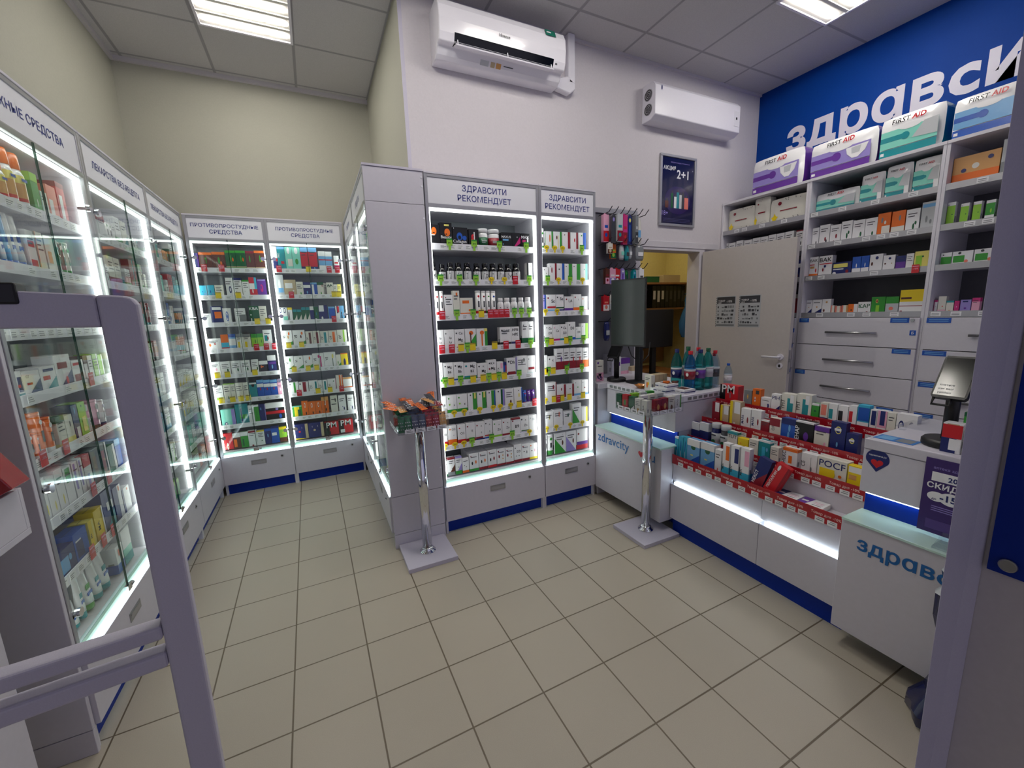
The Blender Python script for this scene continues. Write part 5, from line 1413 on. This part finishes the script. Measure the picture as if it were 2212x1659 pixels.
# ------------------------------------------------------------------ two acrylic tray stands
def stand(x, y, z0, label):
    t = thing('tray_stand', label, 'display stand', (x, y, 0), 0, 'chrome tray stands')
    B((-0.152, -0.152, 0), (0.152, 0.152, 0.026), m='gate white').build('base_plate', t, bevel=0.0015, seg=1)
    MB().lathe([(0.05, 0.026), (0.05, 0.031), (0.036, 0.036), (0.036, 0.05), (0.031, 0.056)], n=28, m='chrome').build('pole_collar', t)
    MB().lathe([(0.030, 0.05), (0.030, z0 - 0.001)], n=28, m='chrome').build('pole', t)
    a = 0.147; h = 0.112; m = MB(); m.box((-a, -a, z0), (a, a, z0 + 0.004), m='acrylic')
    for x0, y0, x1, y1 in ((-a, -a, a, -a + 0.004), (-a, a - 0.004, a, a), (-a, -a, -a + 0.004, a), (a - 0.004, -a, a, a)): m.box((x0, y0, z0), (x1, y1, z0 + h), m='acrylic')
    m.build('acrylic_tray', t)
    l = MB(); l2 = MB()
    for k in range(4):
        c = -0.11 + k * 0.062; l.box((c, -a - 0.0012, z0 + 0.004), (c + 0.054, -a - 0.0004, z0 + 0.028), m='sign face').box((c + 0.008, -a - 0.0016, z0 + 0.010), (c + 0.045, -a - 0.0012, z0 + 0.014), 'g').box((c + 0.008, -a - 0.0016, z0 + 0.018), (c + 0.035, -a - 0.0012, z0 + 0.022), 'g')
        c = -0.12 + k * 0.062; l2.box((-a - 0.0012, c, z0 + 0.004), (-a - 0.0004, c + 0.054, z0 + 0.028), m='sign face').box((-a - 0.0016, c + 0.01, z0 + 0.010), (-a - 0.0012, c + 0.04, z0 + 0.020), 'g')
    l.build('price_strip', t); l2.build('price_strip', t)
    return t
stand(0.513, 2.412, 0.846, 'chrome stand with clear tray of dark sachets before the grey end panel')
stand(1.892, 1.945, 0.858, 'chrome stand with clear tray of small cartons before the counter')
def sachet(w, h, col, pat, lean=0.0):
    m = MB(); n = 5; vs = []
    for s in (-1, 1):
        for j in range(n + 1):
            for i in range(n + 1):
                u = i / n * 2 - 1; v = j / n * 2 - 1; e = (1 - u * u) * (1 - v * v); vs.append((u * w / 2, s * 0.008 * e - lean * 0, (v + 1) / 2 * h))
    N = (n + 1) ** 2
    for s in (0, 1): m.add(vs[s * N:(s + 1) * N], [(j * (n + 1) + i, j * (n + 1) + i + 1, (j + 1) * (n + 1) + i + 1, (j + 1) * (n + 1) + i)[::1 if s == 0 else -1] for j in range(n) for i in range(n)], col, 'film', True)
    r = random.Random(int(h * 1e5) + len(pat))
    for k in range(9):
        x = -w * 0.36 + (k % 3) * w * 0.3 + r.uniform(-.003, .003); z = h * 0.2 + (k // 3) * h * 0.2; e = (1 - (2 * x / w) ** 2) * (1 - (2 * z / h - 1) ** 2)
        m.poly([(x + a_, -0.008 * e - 0.0012, z + b_) for a_, b_ in disc(0, 0, w * 0.09, w * 0.09, 6)], pat)
    m.poly([(-w * 0.4, -0.003, h * 0.80), (w * 0.4, -0.003, h * 0.80), (w * 0.4, -0.003, h * 0.9), (-w * 0.4, -0.003, h * 0.9)], 'k'); return m
SA = [('E', 'g', 'dark green sachet'), ('E', 'l', 'dark green sachet'), ('N', 'l', 'slate blue sachet'), ('k', 'l', 'slate blue sachet'), ('r', 's', 'maroon sachet'), ('r', 'p', 'maroon sachet'), ('o', 'd', 'tan sachet')]
r = random.Random(21)
for k, (c, pt, nm) in enumerate(SA):
    c = {'k': lin(60, 70, 96), 'N': lin(52, 62, 92)}.get(c, c)
    for row in range(3):
        o = sachet(0.040, 0.092 + 0.004 * row, c, pt).build('snack_sachet', loc=(0.513 - 0.122 + k * 0.0405, 2.418 - 0.125 + row * 0.07, 0.852)); o.rotation_euler = (-0.18 - 0.02 * row, 0, r.uniform(-0.05, 0.05))
        tag(o, f'{nm}, {ORD[k]} from left in the {["front", "middle", "back"][row]} row of the sachet tray', 'sachet', 'sachets in the chrome stand tray')
for k in range(16):
    c = r.choice(['O', 'O', 'r', 'W', 'n', 'k', 'R', 'o']); o = sachet(0.045, 0.09, c, r.choice('Wko')).build('snack_sachet')
    x = 0.513 - 0.11 + (k % 4) * 0.073 + r.uniform(-.015, .015); y = 2.418 - 0.09 + (k // 4) * 0.058; z = 0.962 + 0.004 * (k // 4) + (0.012 if k % 2 else 0)
    o.matrix_world = Matrix.Translation((x, y, z)) @ Matrix.Rotation(r.uniform(-0.9, 0.9), 4, 'Z') @ Matrix.Rotation(math.radians(r.uniform(60, 85)) * -1, 4, 'X')
    tag(o, f'{CNAME[c]} sachet on top of the heap, {ORD[k % 4]} from left, {ORD[k // 4]} row back', 'sachet', 'sachets in the chrome stand tray')
IT = [(-0.125, -0.112, 0.05, 0.092, 'E', 'qW20206040', 'slim dark green bar box'), (-0.065, -0.112, 0.05, 0.098, 'R', 'eG50502020', 'red fruit-bar box with green leaf'), (-0.005, -0.112, 0.05, 0.095, 'E', 'dW45', 'green bar box with white corner'), (0.05, -0.112, 0.05, 0.092, 'w', 'i3 eo60251414', 'cream carton with small print'), (0.105, -0.112, 0.045, 0.09, 'w', 'LBAR|40|50|50|k', 'cream carton at the front corner')]
for k, (dx, dy, w_, h_, bs, ar, lab) in enumerate(IT):     # row along the side that faces the entrance
    put('c', w_, h_, 0.03, bs, ar, (1.892 - 0.138, 1.945 - dx * 1.0, 0.8625), -math.pi / 2, f'{lab}, {ORD[k]} from the far corner of the clear tray', 'small boxes in the clear tray', 'bar_box')
IT2 = [(-0.055, 'r', 'eo50502020 bW20', 'red patterned bar box'), (0.0, 'r', 'eo50502020 bW20', 'second red patterned bar box'), (0.055, 'w', 'en50301818 i2', 'cream roll box with brown ends'), (0.11, 'W', 'LKOD|40|55|60|k rG22', 'white carton with green edge')]
for k, (dx, bs, ar, lab) in enumerate(IT2):
    put('c', 0.05, 0.09 + 0.004 * k, 0.03, bs, ar, (1.892 + dx, 1.945 - 0.138, 0.8625), 0, f'{lab} on the near side of the clear tray', 'small boxes in the clear tray', 'bar_box')
for k in range(6):
    c = 'WwlelG'[k]; put('c', 0.05, 0.10, 0.03, c, 'i2', (1.892 - 0.06 + (k % 3) * 0.065, 1.945 - 0.03 + (k // 3) * 0.08, 0.8625), -0.1, f'{CNAME[c]} carton inside the clear tray, {ORD[k % 3]} of the {["middle", "back"][k // 3]} row', 'small boxes in the clear tray', 'bar_box')
# ------------------------------------------------------------------ on the middle wall
t = thing('air_conditioner', 'white wall air conditioner with open dark outlet and green sticker', 'air conditioner', (0.89, AW, 3.13))
Lx = 0.925
pf = [(0, 0.0), (0, 0.31), (-0.15, 0.31), (-0.185, 0.295), (-0.208, 0.25), (-0.214, 0.18), (-0.205, 0.105), (-0.188, 0.062), (-0.15, 0.062), (-0.118, 0.02), (-0.09, 0.0)]
b = MB(); nseg = 1
b.prism([(0, y, z) for y, z in pf], (Lx, 0, 0), m='ac plastic'); b.build('ac_housing', t, bevel=0.008, seg=3)
MB().poly([(0.10, -0.1895, 0.066), (Lx - 0.10, -0.1895, 0.066), (Lx - 0.10, -0.2085, 0.112), (0.10, -0.2085, 0.112)], m='black gloss').poly([(0.10, -0.150, 0.0605), (Lx - 0.10, -0.150, 0.0605), (Lx - 0.10, -0.19, 0.0605), (0.10, -0.19, 0.0605)], m='black gloss').build('air_outlet', t)
fl = MB().prism([(0.105, -0.150, 0.058), (0.105, -0.214, 0.040), (0.105, -0.216, 0.046), (0.105, -0.152, 0.064)], (Lx - 0.21, 0, 0), m='ac plastic')
for x in (0.115, Lx / 2, Lx - 0.125): fl.prism([(x, -0.2, 0.046), (x, -0.214, 0.044), (x, -0.206, 0.075)], (0.006, 0, 0), m='ac plastic')
fl.build('outlet_flap', t)
s = MB().prism([(Lx - 0.165, -0.1935, 0.29), (Lx - 0.085, -0.1935, 0.29), (Lx - 0.085, -0.2155, 0.245), (Lx - 0.165, -0.2155, 0.245)], (0, -0.0015, 0.0006), lin(10, 112, 92)); s.box((Lx - 0.158, -0.2135, 0.262), (Lx - 0.125, -0.2065, 0.268), 'W').build('sticker', t)
MB().text('Hisense', (Lx * 0.48, -0.2155, 0.155), (1, 0, 0), (0, -0.08, 1), 0.018, 'k', bold=0.02).box((Lx - 0.085, -0.2005, 0.085), (Lx - 0.07, -0.198, 0.10), 'k').build('brand_mark', t)
m = MB().box((0.26, -0.13, 0.006), (0.42, -0.09, -0.0005), 'l')
s = MB()
for k, (x, w_, c) in enumerate(((0.30, 0.06, 'l'), (0.375, 0.03, 'd'), (0.415, 0.035, 'o'))): s.prism([(x, -0.135, 0.0385 - 0.0), (x + w_, -0.135, 0.0385), (x + w_, -0.115, 0.0155), (x, -0.115, 0.0155)], (0, -0.0012, -0.0012), c)
s.box((0.47, -0.132, 0.031), (0.54, -0.126, 0.034), 'k').build('warning_label', t)
pp = MB().box((1.935, AW - 0.06, 3.20), (2.0, AW, H), m='ac plastic').prism([(1.83, AW - 0.06, 3.15), (1.95, AW - 0.06, 3.13), (2.0, AW - 0.06, 3.17), (2.0, AW - 0.06, 3.21), (1.935, AW - 0.06, 3.25), (1.83, AW - 0.06, 3.22)], (0, 0.06, 0), m='ac plastic')
tag(pp.build('pipe_cover', bevel=0.012, seg=3), 'white rounded pipe cover running from the air conditioner to the ceiling', 'pipe cover')
t = thing('air_purifier', 'long white box-shaped air recirculator with two round grilles above the door', 'air purifier', (2.715, AW, 3.05))
Lx = 1.045
b = MB(); b.prism([(0, 0, 0), (0, -0.10, 0.0), (0, -0.152, 0.028), (0, -0.152, 0.25), (0, -0.12, 0.285), (0, 0, 0.285)], (Lx, 0, 0), m='enamel').build('purifier_housing', t, bevel=0.006)
for z in (0.085, 0.195):
    g = MB(); g.prism([(0, -0.075 + a_, z + b_) for a_, b_ in disc(0, 0, 0.044, 0.044, 24)], (-0.003, 0, 0), m='aluminium')
    for rr in (0.036, 0.022, 0.009): g.tube([(-0.0038, -0.075 + a_, z + b_) for a_, b_ in disc(0, 0, rr, rr, 24)], 0.0028, 6, m='black plastic', closed=True)
    g.build('round_grille', t)
MB().prism([(0.07 + a_, -0.1525, 0.235 + b_) for a_, b_ in disc(0, 0, 0.008, 0.018)], (0, -0.0012, 0), 'N').build('badge', t)
MB().box((Lx - 0.085, -0.1555, 0.075), (Lx - 0.02, -0.152, 0.20), m='ac plastic').box((Lx - 0.062, -0.157, 0.13), (Lx - 0.045, -0.1555, 0.15), m='black plastic').build('control_panel', t)
t = thing('framed_poster', 'dark blue framed poster reading АКЦИЯ 2+1 above the door', 'poster', (2.93, AW - 0.002, 2.242))
Wp, Hp = 0.447, 0.612; f = MB(); e = 0.022
for x0, z0, x1, z1 in ((0, 0, Wp, e), (0, Hp - e, Wp, Hp), (0, e, e, Hp - e), (Wp - e, e, Wp, Hp - e)): f.box((x0, -0.018, z0), (x1, 0, z1), m='aluminium')
f.build('poster_frame', t, bevel=0.003)
s = MB().box((e, -0.008, e), (Wp - e, -0.002, Hp - e), lin(22, 24, 64), 'gloss print'); y = -0.0085
s.poly([(Wp / 2 + a_, y, 0.23 + b_) for a_, b_ in disc(0, 0, 0.16, 0.12, 24)], lin(44, 34, 86), 'gloss print')
s.text('заводите скидку и экономьте', (Wp / 2 + 0.02, y - 0.0004, 0.545), (1, 0, 0), (0, 0, 1), 0.012, 'V', width=0.28)
s.text('АКЦИЯ', (0.04, y - 0.0004, 0.485), (1, 0, 0), (0, 0, 1), 0.034, 'W', bold=0.03, align='l', width=0.15).text('2+1', (0.205, y - 0.0004, 0.42), (1, 0, 0), (0, 0, 1), 0.075, 'W', bold=0.02, align='l', width=0.2).text('*', (0.405, y - 0.0004, 0.485), (1, 0, 0), (0, 0, 1), 0.02, 'W')
for k, (x, w_, h_, c) in enumerate(((0.07, 0.04, 0.06, 'n'), (0.14, 0.028, 0.13, 'E'), (0.18, 0.034, 0.10, 'W'), (0.21, 0.03, 0.14, 'T'), (0.245, 0.03, 0.12, 'S'), (0.275, 0.028, 0.13, 'k'), (0.31, 0.05, 0.10, 's'))): s.box((x, y - 0.0008 - k * 1e-4, 0.16), (x + w_, y - 0.0004, 0.16 + h_), c, 'gloss print').box((x + w_ * 0.3, y - 0.0008 - k * 1e-4, 0.16 + h_), (x + w_ * 0.7, y - 0.0004, 0.18 + h_), 'k', 'gloss print')
s.text('18+', (0.035, y - 0.0004, 0.095), (1, 0, 0), (0, 0, 1), 0.040, 'V', align='l')
for k in range(3): s.box((0.05, y - 0.0006, 0.040 + k * 0.012), (0.39, y - 0.0003, 0.044 + k * 0.012), lin(70, 66, 110))
s.build('poster_sheet', t)
t = MB().text('здр\u0251вcити', (4.239, 2.655, 2.905), (0, -1, 0), (0, 0, 1), 0.270, m='wall white letters', bold=0.030, align='l', depth=0.008)
tag(t.build('wall_lettering'), 'large white raised lettering on the blue wall above the shelving', 'sign')
# notices taped to the door leaf
def notice(u, label):
    m = MB().box((0, 0, 0), (0.198, 0.0008, 0.285), 'l').box((0.008, -0.0003, 0.215), (0.19, 0, 0.277), 'k')
    m.text('ТОВАР', (0.02, -0.0006, 0.235), (1, 0, 0), (0, 0, 1), 0.015, 'W', bold=0.02, align='l').text('ДНЯ', (0.02, -0.0006, 0.218), (1, 0, 0), (0, 0, 1), 0.011, 'W', bold=0.02, align='l').text('-10%', (0.105, -0.0006, 0.226), (1, 0, 0), (0, 0, 1), 0.02, 'W', bold=0.02, align='l')
    r = random.Random(int(u * 100))
    for j in range(5):
        x = 0.016
        while x < 0.17:
            w_ = r.uniform(0.012, 0.026); m.box((x, -0.0004, 0.035 + j * 0.035), (x + w_, 0, 0.035 + j * 0.035 + r.uniform(0.010, 0.024)), r.choice('gkgkl')); x += w_ + 0.006
    for j in range(14): m.box((0.0, -0.0005, 0.004 + j * 0.02), (0.005, 0, 0.014 + j * 0.02), 'k')
    m.box((0.008, -0.0004, 0.008), (0.19, 0, 0.026), 'g')
    o = m.build('door_notice'); M = Matrix.Translation(dr.location) @ Matrix.Rotation(dr.rotation_euler[2], 4, 'Z') @ Matrix.Translation((u, -0.0432, 1.303)); o.matrix_world = M
    tag(o, label, 'notice', 'printed notices on the door')
notice(0.175, 'black and white printed notice on the open door, the one nearer the hinges')
notice(0.405, 'black and white printed notice on the open door, the one nearer the handle')
# pegboard with hanging goods
t = thing('peg_rack', 'grey peg rack with hooks on the wall between cabinet and door', 'rack', (1.98, AW - 0.001, 0.94))
B((0, -0.018, 0), (0.68, 0, 1.36), m='dark back').build('rack_board', t); B((0, -0.03, 1.36), (0.68, 0, 1.40), m='aluminium').build('rack_rail', t)
rows = [(1.335, 7), (1.10, 6), (0.90, 7), (0.68, 6), (0.46, 5)]
for z, n in rows:
    for k in range(n):
        x = 0.27 + k * (0.385 / (n - 1)); MB().tube([(x, -0.018, z), (x, -0.15, z + 0.004), (x + 0.002, -0.19, z + 0.04)], 0.0035, 6, m='black plastic').build('hook', t)
def hung(x, z, w_, h_, d_, c, kind, label, name, dy=0.10):
    m = MB(); MM[0] = 'film'
    if kind == 'pack':
        m.box((-w_ / 2, -d_ / 2, -h_), (w_ / 2, d_ / 2, -0.006), c[0], 'film').box((-w_ * 0.5, -d_ / 2 - 4e-4, -h_ * 0.98), (w_ * 0.5, -d_ / 2, -h_ * 0.6), c[1], 'film').box((-w_ * 0.3, -d_ / 2 - 8e-4, -h_ * 0.5), (w_ * 0.3, -d_ / 2 - 4e-4, -h_ * 0.4), c[2], 'film').poly([(a_, -d_ / 2 - 1e-3, -h_ * 0.75 + b_) for a_, b_ in disc(0, 0, w_ * 0.25, w_ * 0.3, 10)], c[2], 'film')
        m.prism([(-w_ * 0.3, 0, -0.006), (w_ * 0.3, 0, -0.006), (w_ * 0.2, 0, 0.006), (-w_ * 0.2, 0, 0.006)], (0, 0.001, 0), c[0], 'film')
    elif kind == 'comb':
        m.prism([(-w_ / 2, 0, -h_), (w_ / 2, 0, -h_), (w_ * 0.4, 0, -h_ * 0.1), (0, 0, 0.004), (-w_ * 0.4, 0, -h_ * 0.1)], (0, d_, 0), c[0], 'film').box((-w_ * 0.12, -0.001, -h_ * 0.9), (w_ * 0.12, 0.0, -h_ * 0.35), c[1], 'film').poly([(a_, -0.0012, -h_ * 0.2 + b_) for a_, b_ in disc(0, 0, w_ * 0.2, h_ * 0.07, 12)], c[2], 'film')
    else:
        n = 12; vs = []
        for j, (s_, zz) in enumerate(((0.6, 0), (0.9, -0.15), (1, -0.5), (0.95, -0.85), (0.7, -1))):
            vs += [(w_ / 2 * s_ * math.cos(2 * math.pi * i / n), d_ / 2 * s_ * math.sin(2 * math.pi * i / n), zz * h_) for i in range(n)]
        m.add(vs, [(j * n + i, (j + 1) * n + i, (j + 1) * n + (i + 1) % n, j * n + (i + 1) % n) for j in range(4) for i in range(n)] + [tuple(range(n)), tuple(range(4 * n, 5 * n))[::-1]], c[0], 'film', True); m.box((-w_ * 0.28, -d_ / 2 - 1e-3, -h_ * 0.7), (w_ * 0.28, -d_ / 2 + .002, -h_ * 0.45), c[1], 'film')
    o = m.build(name, loc=(1.98 + x, AW - 0.02 - dy, 0.94 + z))
    return tag(o, label, 'hanging pack', 'goods hanging on the peg rack')
HG = [(0.265, 1.33, .055, .22, .03, 'pRB', 'pack', 'pink and blue brush pack'), (0.32, 1.33, .05, .23, .02, 'kkV', 'comb', 'dark comb pack'), (0.375, 1.33, .055, .22, .03, 'lrT', 'pack', 'pack with red brush handle'), (0.43, 1.33, .045, .24, .03, 'MrR', 'pack', 'magenta and red pack'), (0.49, 1.335, .055, .24, .03, 'NBy', 'comb', 'navy comb with yellow oval'), (0.545, 1.33, .03, .23, .05, 'gkl', 'pack', 'grey thin pack'), (0.605, 1.325, .085, .235, .04, 'wbs', 'pouch', 'pale pouch with blue end'),
    (0.28, 1.10, .05, .085, .02, 'wnd', 'pack', 'cream card with brown base'), (0.345, 1.10, .055, .12, .02, 'OEe', 'pack', 'orange and green pack'), (0.42, 1.09, .05, .12, .04, 'ltW', 'pouch', 'grey-green pouch'), (0.475, 1.085, .045, .12, .04, 'TkW', 'pouch', 'teal pouch'), (0.525, 1.09, .04, .11, .04, 'lWg', 'pouch', 'silver pouch'), (0.60, 1.09, .095, .125, .03, 'gWl', 'pouch', 'wide grey pouch with white label'),
    (0.265, .90, .04, .13, .03, 'npr', 'pack', 'brown pack'), (0.32, .90, .06, .13, .03, 'pVW', 'pack', 'mauve pack'), (0.385, .90, .06, .13, .03, 'RrW', 'pack', 'red-orange pack'), (0.44, .90, .05, .12, .02, 'VPW', 'comb', 'lilac blotched card'), (0.495, .89, .045, .14, .03, 'EkG', 'comb', 'dark green pack'), (0.55, .89, .045, .14, .03, 'TNb', 'comb', 'dark teal pack'), (0.62, .90, .05, .15, .02, 'WWk', 'pack', 'white tagged card'),
    (0.27, .68, .06, .13, .03, 'RWs', 'pack', 'red-topped white pack'), (0.335, .68, .055, .12, .03, 'wlr', 'pack', 'pale pack'), (0.40, .66, .06, .14, .03, 'Ekk', 'pouch', 'dark pouch'), (0.47, .67, .05, .13, .03, 'kNb', 'pack', 'charcoal pack'),
    (0.27, .46, .06, .16, .04, 'NlB', 'pouch', 'navy pouch'), (0.34, .46, .055, .15, .04, 'NbW', 'pouch', 'second navy pouch'), (0.41, .44, .05, .15, .03, 'GkE', 'pouch', 'green pouch')]
rown = {1.33: 'top', 1.1: 'second', 0.9: 'third', 0.68: 'fourth', 0.46: 'lowest'}
for x, z, w_, h_, d_, c, kind, lab in HG:
    rn = min(rown.items(), key=lambda q: abs(q[0] - z))[1]; hung(x, z, w_, h_, d_, c, kind, f'{lab} hanging in the {rn} row of the peg rack', {'pack': 'hanging_pack', 'comb': 'hanging_comb', 'pouch': 'hanging_pouch'}[kind], 0.09 + 0.02 * (len(lab) % 3))
# ------------------------------------------------------------------ store room behind the door
t = thing('desk', 'plain desk in the store room behind the open door', 'desk', (3.2, 3.45, 0))
B((-0.55, -0.25, 0.76), (0.62, 0.5, 0.785), m='wood shelf').build('desk_top', t)
for x in (-0.53, 0.58): B((x, -0.23, 0), (x + 0.02, 0.48, 0.76), m='wood shelf').build('leg', t)
t = thing('monitor', 'black monitor seen from behind in the store room doorway', 'monitor', (3.28, 3.32, 0.7855))
MB().box((-0.24, -0.06, 0.30), (0.22, -0.025, 0.70), m='black plastic').build('monitor_housing', t, bevel=0.008); MB().box((-0.06, -0.045, 0.36), (0.06, -0.02, 0.5), m='black plastic').build('mount_box', t, bevel=0.004)
MB().box((-0.03, -0.01, 0.012), (0.03, 0.025, 0.4), m='black plastic').build('monitor_stand', t); MB().box((-0.12, -0.08, 0), (0.12, 0.1, 0.012), m='black plastic').build('monitor_base', t)
for x, z in ((-0.08, 0.58), (-0.08, 0.44), (-0.17, 0.585)): MB().prism([(x + a_, -0.0202, z + b_) for a_, b_ in disc(0, 0, 0.006, 0.006, 8)], (0, -0.002, 0), m='steel').build('screw', t)
t = thing('printer', 'grey printer with black base in the store room doorway', 'printer', (3.05, 3.56, 0.7855)); MB().box((-0.2, -0.12, 0), (0.2, 0.2, 0.16), m='black plastic').build('printer_base', t, bevel=0.01); MB().box((-0.19, -0.125, 0.162), (0.21, 0.19, 0.26), m='aluminium').build('printer_lid', t, bevel=0.01)
t = thing('wall_shelf', 'brown wooden shelf high on the store room wall', 'shelf', (3.35, 4.04, 1.79)); B((-0.85, -0.42, -0.02), (0.82, 0, 0), m='wood shelf').build('shelf_board', t)
t = thing('wall_shelf', 'lower wooden shelf holding black binders in the store room', 'shelf', (3.35, 4.04, 1.50)); B((-0.85, -0.42, -0.02), (0.82, 0, 0), m='wood shelf').build('shelf_board', t)
B((2.52, 4.035, 0.8), (4.17, 4.049, 1.78), m='cardboard brown').build('store_room_board'); tag(bpy.data.objects['store_room_board'], 'brown board covering the store room wall under the shelves', 'board')
for k, (x, w_, h_, c, lab) in enumerate(((3.28, 0.2, 0.075, 'w', 'cream box on the high store room shelf'), (3.60, 0.2, 0.07, 'E', 'dark green box on the high store room shelf'), (3.90, 0.26, 0.09, 'd', 'beige box on the high store room shelf, under the yellow wall'))):
    tag(MB().box((-w_ / 2, 0, 0), (w_ / 2, 0.2, h_), c).box((-w_ / 2 - .001, -.001, h_ * .8), (w_ / 2 + .001, 0.201, h_), c).build('storage_box', loc=(x, 3.68, 1.7905)), lab, 'box')
for k in range(8):
    t = thing('ring_binder', f'black ring binder on the lower store room shelf, {ORD[k]} from the white wall side', 'binder', (3.62 + k * 0.066, 3.70, 1.5005), 0, 'black binders in the store room')
    B((0, 0, 0), (0.06, 0.28, 0.26), m='black plastic').build('binder_cover', t); B((0.012, -0.001, 0.10 - 0.03 * (k % 2)), (0.048, 0, 0.2), 'W' if k < 3 else 'k').build('spine_label', t)
m = MB(); n = 14; pr = [(0.02, 0.45), (0.035, 0.40), (0.03, 0.34), (0.06, 0.27), (0.085, 0.16), (0.09, 0.06), (0.06, 0.0)]; vs = []
for r_, z in pr: vs += [((r_ * (1 + 0.18 * math.sin(4 * 2 * math.pi * i / n + z * 20))) * math.cos(2 * math.pi * i / n), r_ * 0.7 * math.sin(2 * math.pi * i / n), z) for i in range(n)]
m.add(vs, [(j * n + i, j * n + (i + 1) % n, (j + 1) * n + (i + 1) % n, (j + 1) * n + i) for j in range(len(pr) - 1) for i in range(n)], m='bag blue', smooth=True).tube([(0, 0, 0.44), (0, 0.02, 0.475), (0, 0.04, 0.47)], 0.006, m='bag blue')
tag(m.build('plastic_bag', loc=(3.74, 3.30, 1.17)), 'crumpled translucent blue plastic bag hanging in the store room', 'bag')

# ------------------------------------------------------------------ gate, stand and partition near the camera
t = thing('security_gate', 'white shop security gate with rounded corner and two lower rails, close to the camera', 'security gate', (-0.25, 0.86, 0), math.radians(9.2))
def bar(poly, name, th=0.034, bev=0.006): MB().prism([(x, -0.0, z) for x, z in poly], (0, th, 0), m='gate white').build(name, t, bevel=bev, seg=3)
bar([(-0.048, 0.0), (0.0, 0.0), (0.002, 1.535), (-0.004, 1.546), (-0.014, 1.5485), (-0.046, 1.5505)], 'upright')
bar([(-0.47, 0.0), (-0.425, 0.0), (-0.425, 1.507), (-0.425, 1.575), (-0.455, 1.577), (-0.47, 1.56)], 'upright')
bar([(-0.425, 1.511), (-0.046, 1.5005), (-0.046, 1.5505), (-0.425, 1.575)], 'top_bar', 0.034, 0.004)
bar([(-0.425, 0.962), (-0.047, 0.950), (-0.047, 0.977), (-0.425, 0.992)], 'rail', 0.034, 0.006)
bar([(-0.425, 0.906), (-0.047, 0.894), (-0.047, 0.925), (-0.425, 0.939)], 'rail', 0.034, 0.006)
MB().box((-0.185, -0.004, 1.537), (-0.124, 0.038, 1.5672), m='black plastic').build('top_clip', t, bevel=0.003)
B((-0.5, -0.06, 0), (0.03, 0.09, 0.02), m='gate white').build('base_plate', t, bevel=0.004)
t = thing('information_stand', 'white pedestal stand with a tray top behind the security gate', 'stand', (-0.95, 1.30, 0))
B((-0.18, -0.15, 0), (0.10, 0.20, 0.955), m='panel laminate').build('column', t, bevel=0.003)
B((-0.21, -0.25, 0.957), (0.206, 0.20, 0.975), m='panel laminate').build('tray_floor', t, bevel=0.002)
for y0, y1 in ((-0.25, -0.236), (0.186, 0.20)): B((-0.21, y0, 0.9755), (0.206, y1, 1.088), m='panel laminate').build('tray_side', t, bevel=0.001, seg=1)
for x0, x1 in ((-0.21, -0.196), (0.192, 0.206)): B((x0, -0.2355, 0.9755), (x1, 0.1855, 1.088), m='panel laminate').build('tray_side', t, bevel=0.001, seg=1)
t = thing('ring_binder', 'red ring binder with a black finger hole leaning in the tray of the white stand', 'binder', (0, 0, 0))
MB().box((-0.28, 0, 0), (0, 0.075, 0.31), lin(150, 16, 26), 'gloss print').build('binder_cover', t, bevel=0.003)
MB().tube([(0.0012, 0.0375 + a_, 0.125 + b_) for a_, b_ in disc(0, 0, 0.014, 0.014, 24)], 0.0022, 6, m='steel', closed=True).poly([(0.0008, 0.0375 + a_, 0.125 + b_) for a_, b_ in disc(0, 0, 0.0135, 0.0135, 20)], m='black plastic').build('finger_hole', t)
B((0, 0.008, 0.185), (0.0008, 0.067, 0.29), lin(232, 132, 60)).build('spine_label', t)
t.matrix_world = Matrix.Translation((-0.712, 1.405, 1.112)) @ Matrix.Rotation(math.radians(-27), 4, 'Y')
# partition at the right edge with the framed notice
t = thing('partition_panel', 'white partition at the picture edge carrying a blue framed notice', 'partition')
X0 = 0.80
MB().prism([(X0, 0.19, 0.0), (X0, -1.2, 0.0), (X0, -1.2, 2.6), (X0, 0.19, 2.6)], (0.12, 0, 0), m='wall lilac white').build('panel_board', t, bevel=0.001, seg=1)
MB().add([(0.755, 0.20, 0), (X0, 0.186, 0), (X0, 0.212, 0), (0.675, 0.20, 2.6), (X0, 0.186, 2.6), (X0, 0.212, 2.6)], [(0, 2, 1), (3, 4, 5), (0, 1, 4, 3), (1, 2, 5, 4), (2, 0, 3, 5)], m='gate white').build('edge_post', t, bevel=0.002)
f = MB()
for y0, z0, y1, z1 in ((-0.40, 1.136, 0.181, 1.166), (0.146, 1.166, 0.181, 1.75), (-0.40, 1.72, 0.146, 1.75)): f.box((X0 - 0.006, y0, z0), (X0 - 0.0005, y1, z1), m='blue laminate')
f.build('notice_frame', t); B((X0 - 0.0035, -0.40, 1.166), (X0 - 0.0005, 0.146, 1.72), m='sign face').build('notice_sheet', t)
MB().prism([(X0 - 0.006, 0.163 + a_, 1.151 + b_) for a_, b_ in disc(0, 0, 0.009, 0.009, 20)], (-0.004, 0, 0), m='steel').build('screw_cap', t, bevel=0.0015)
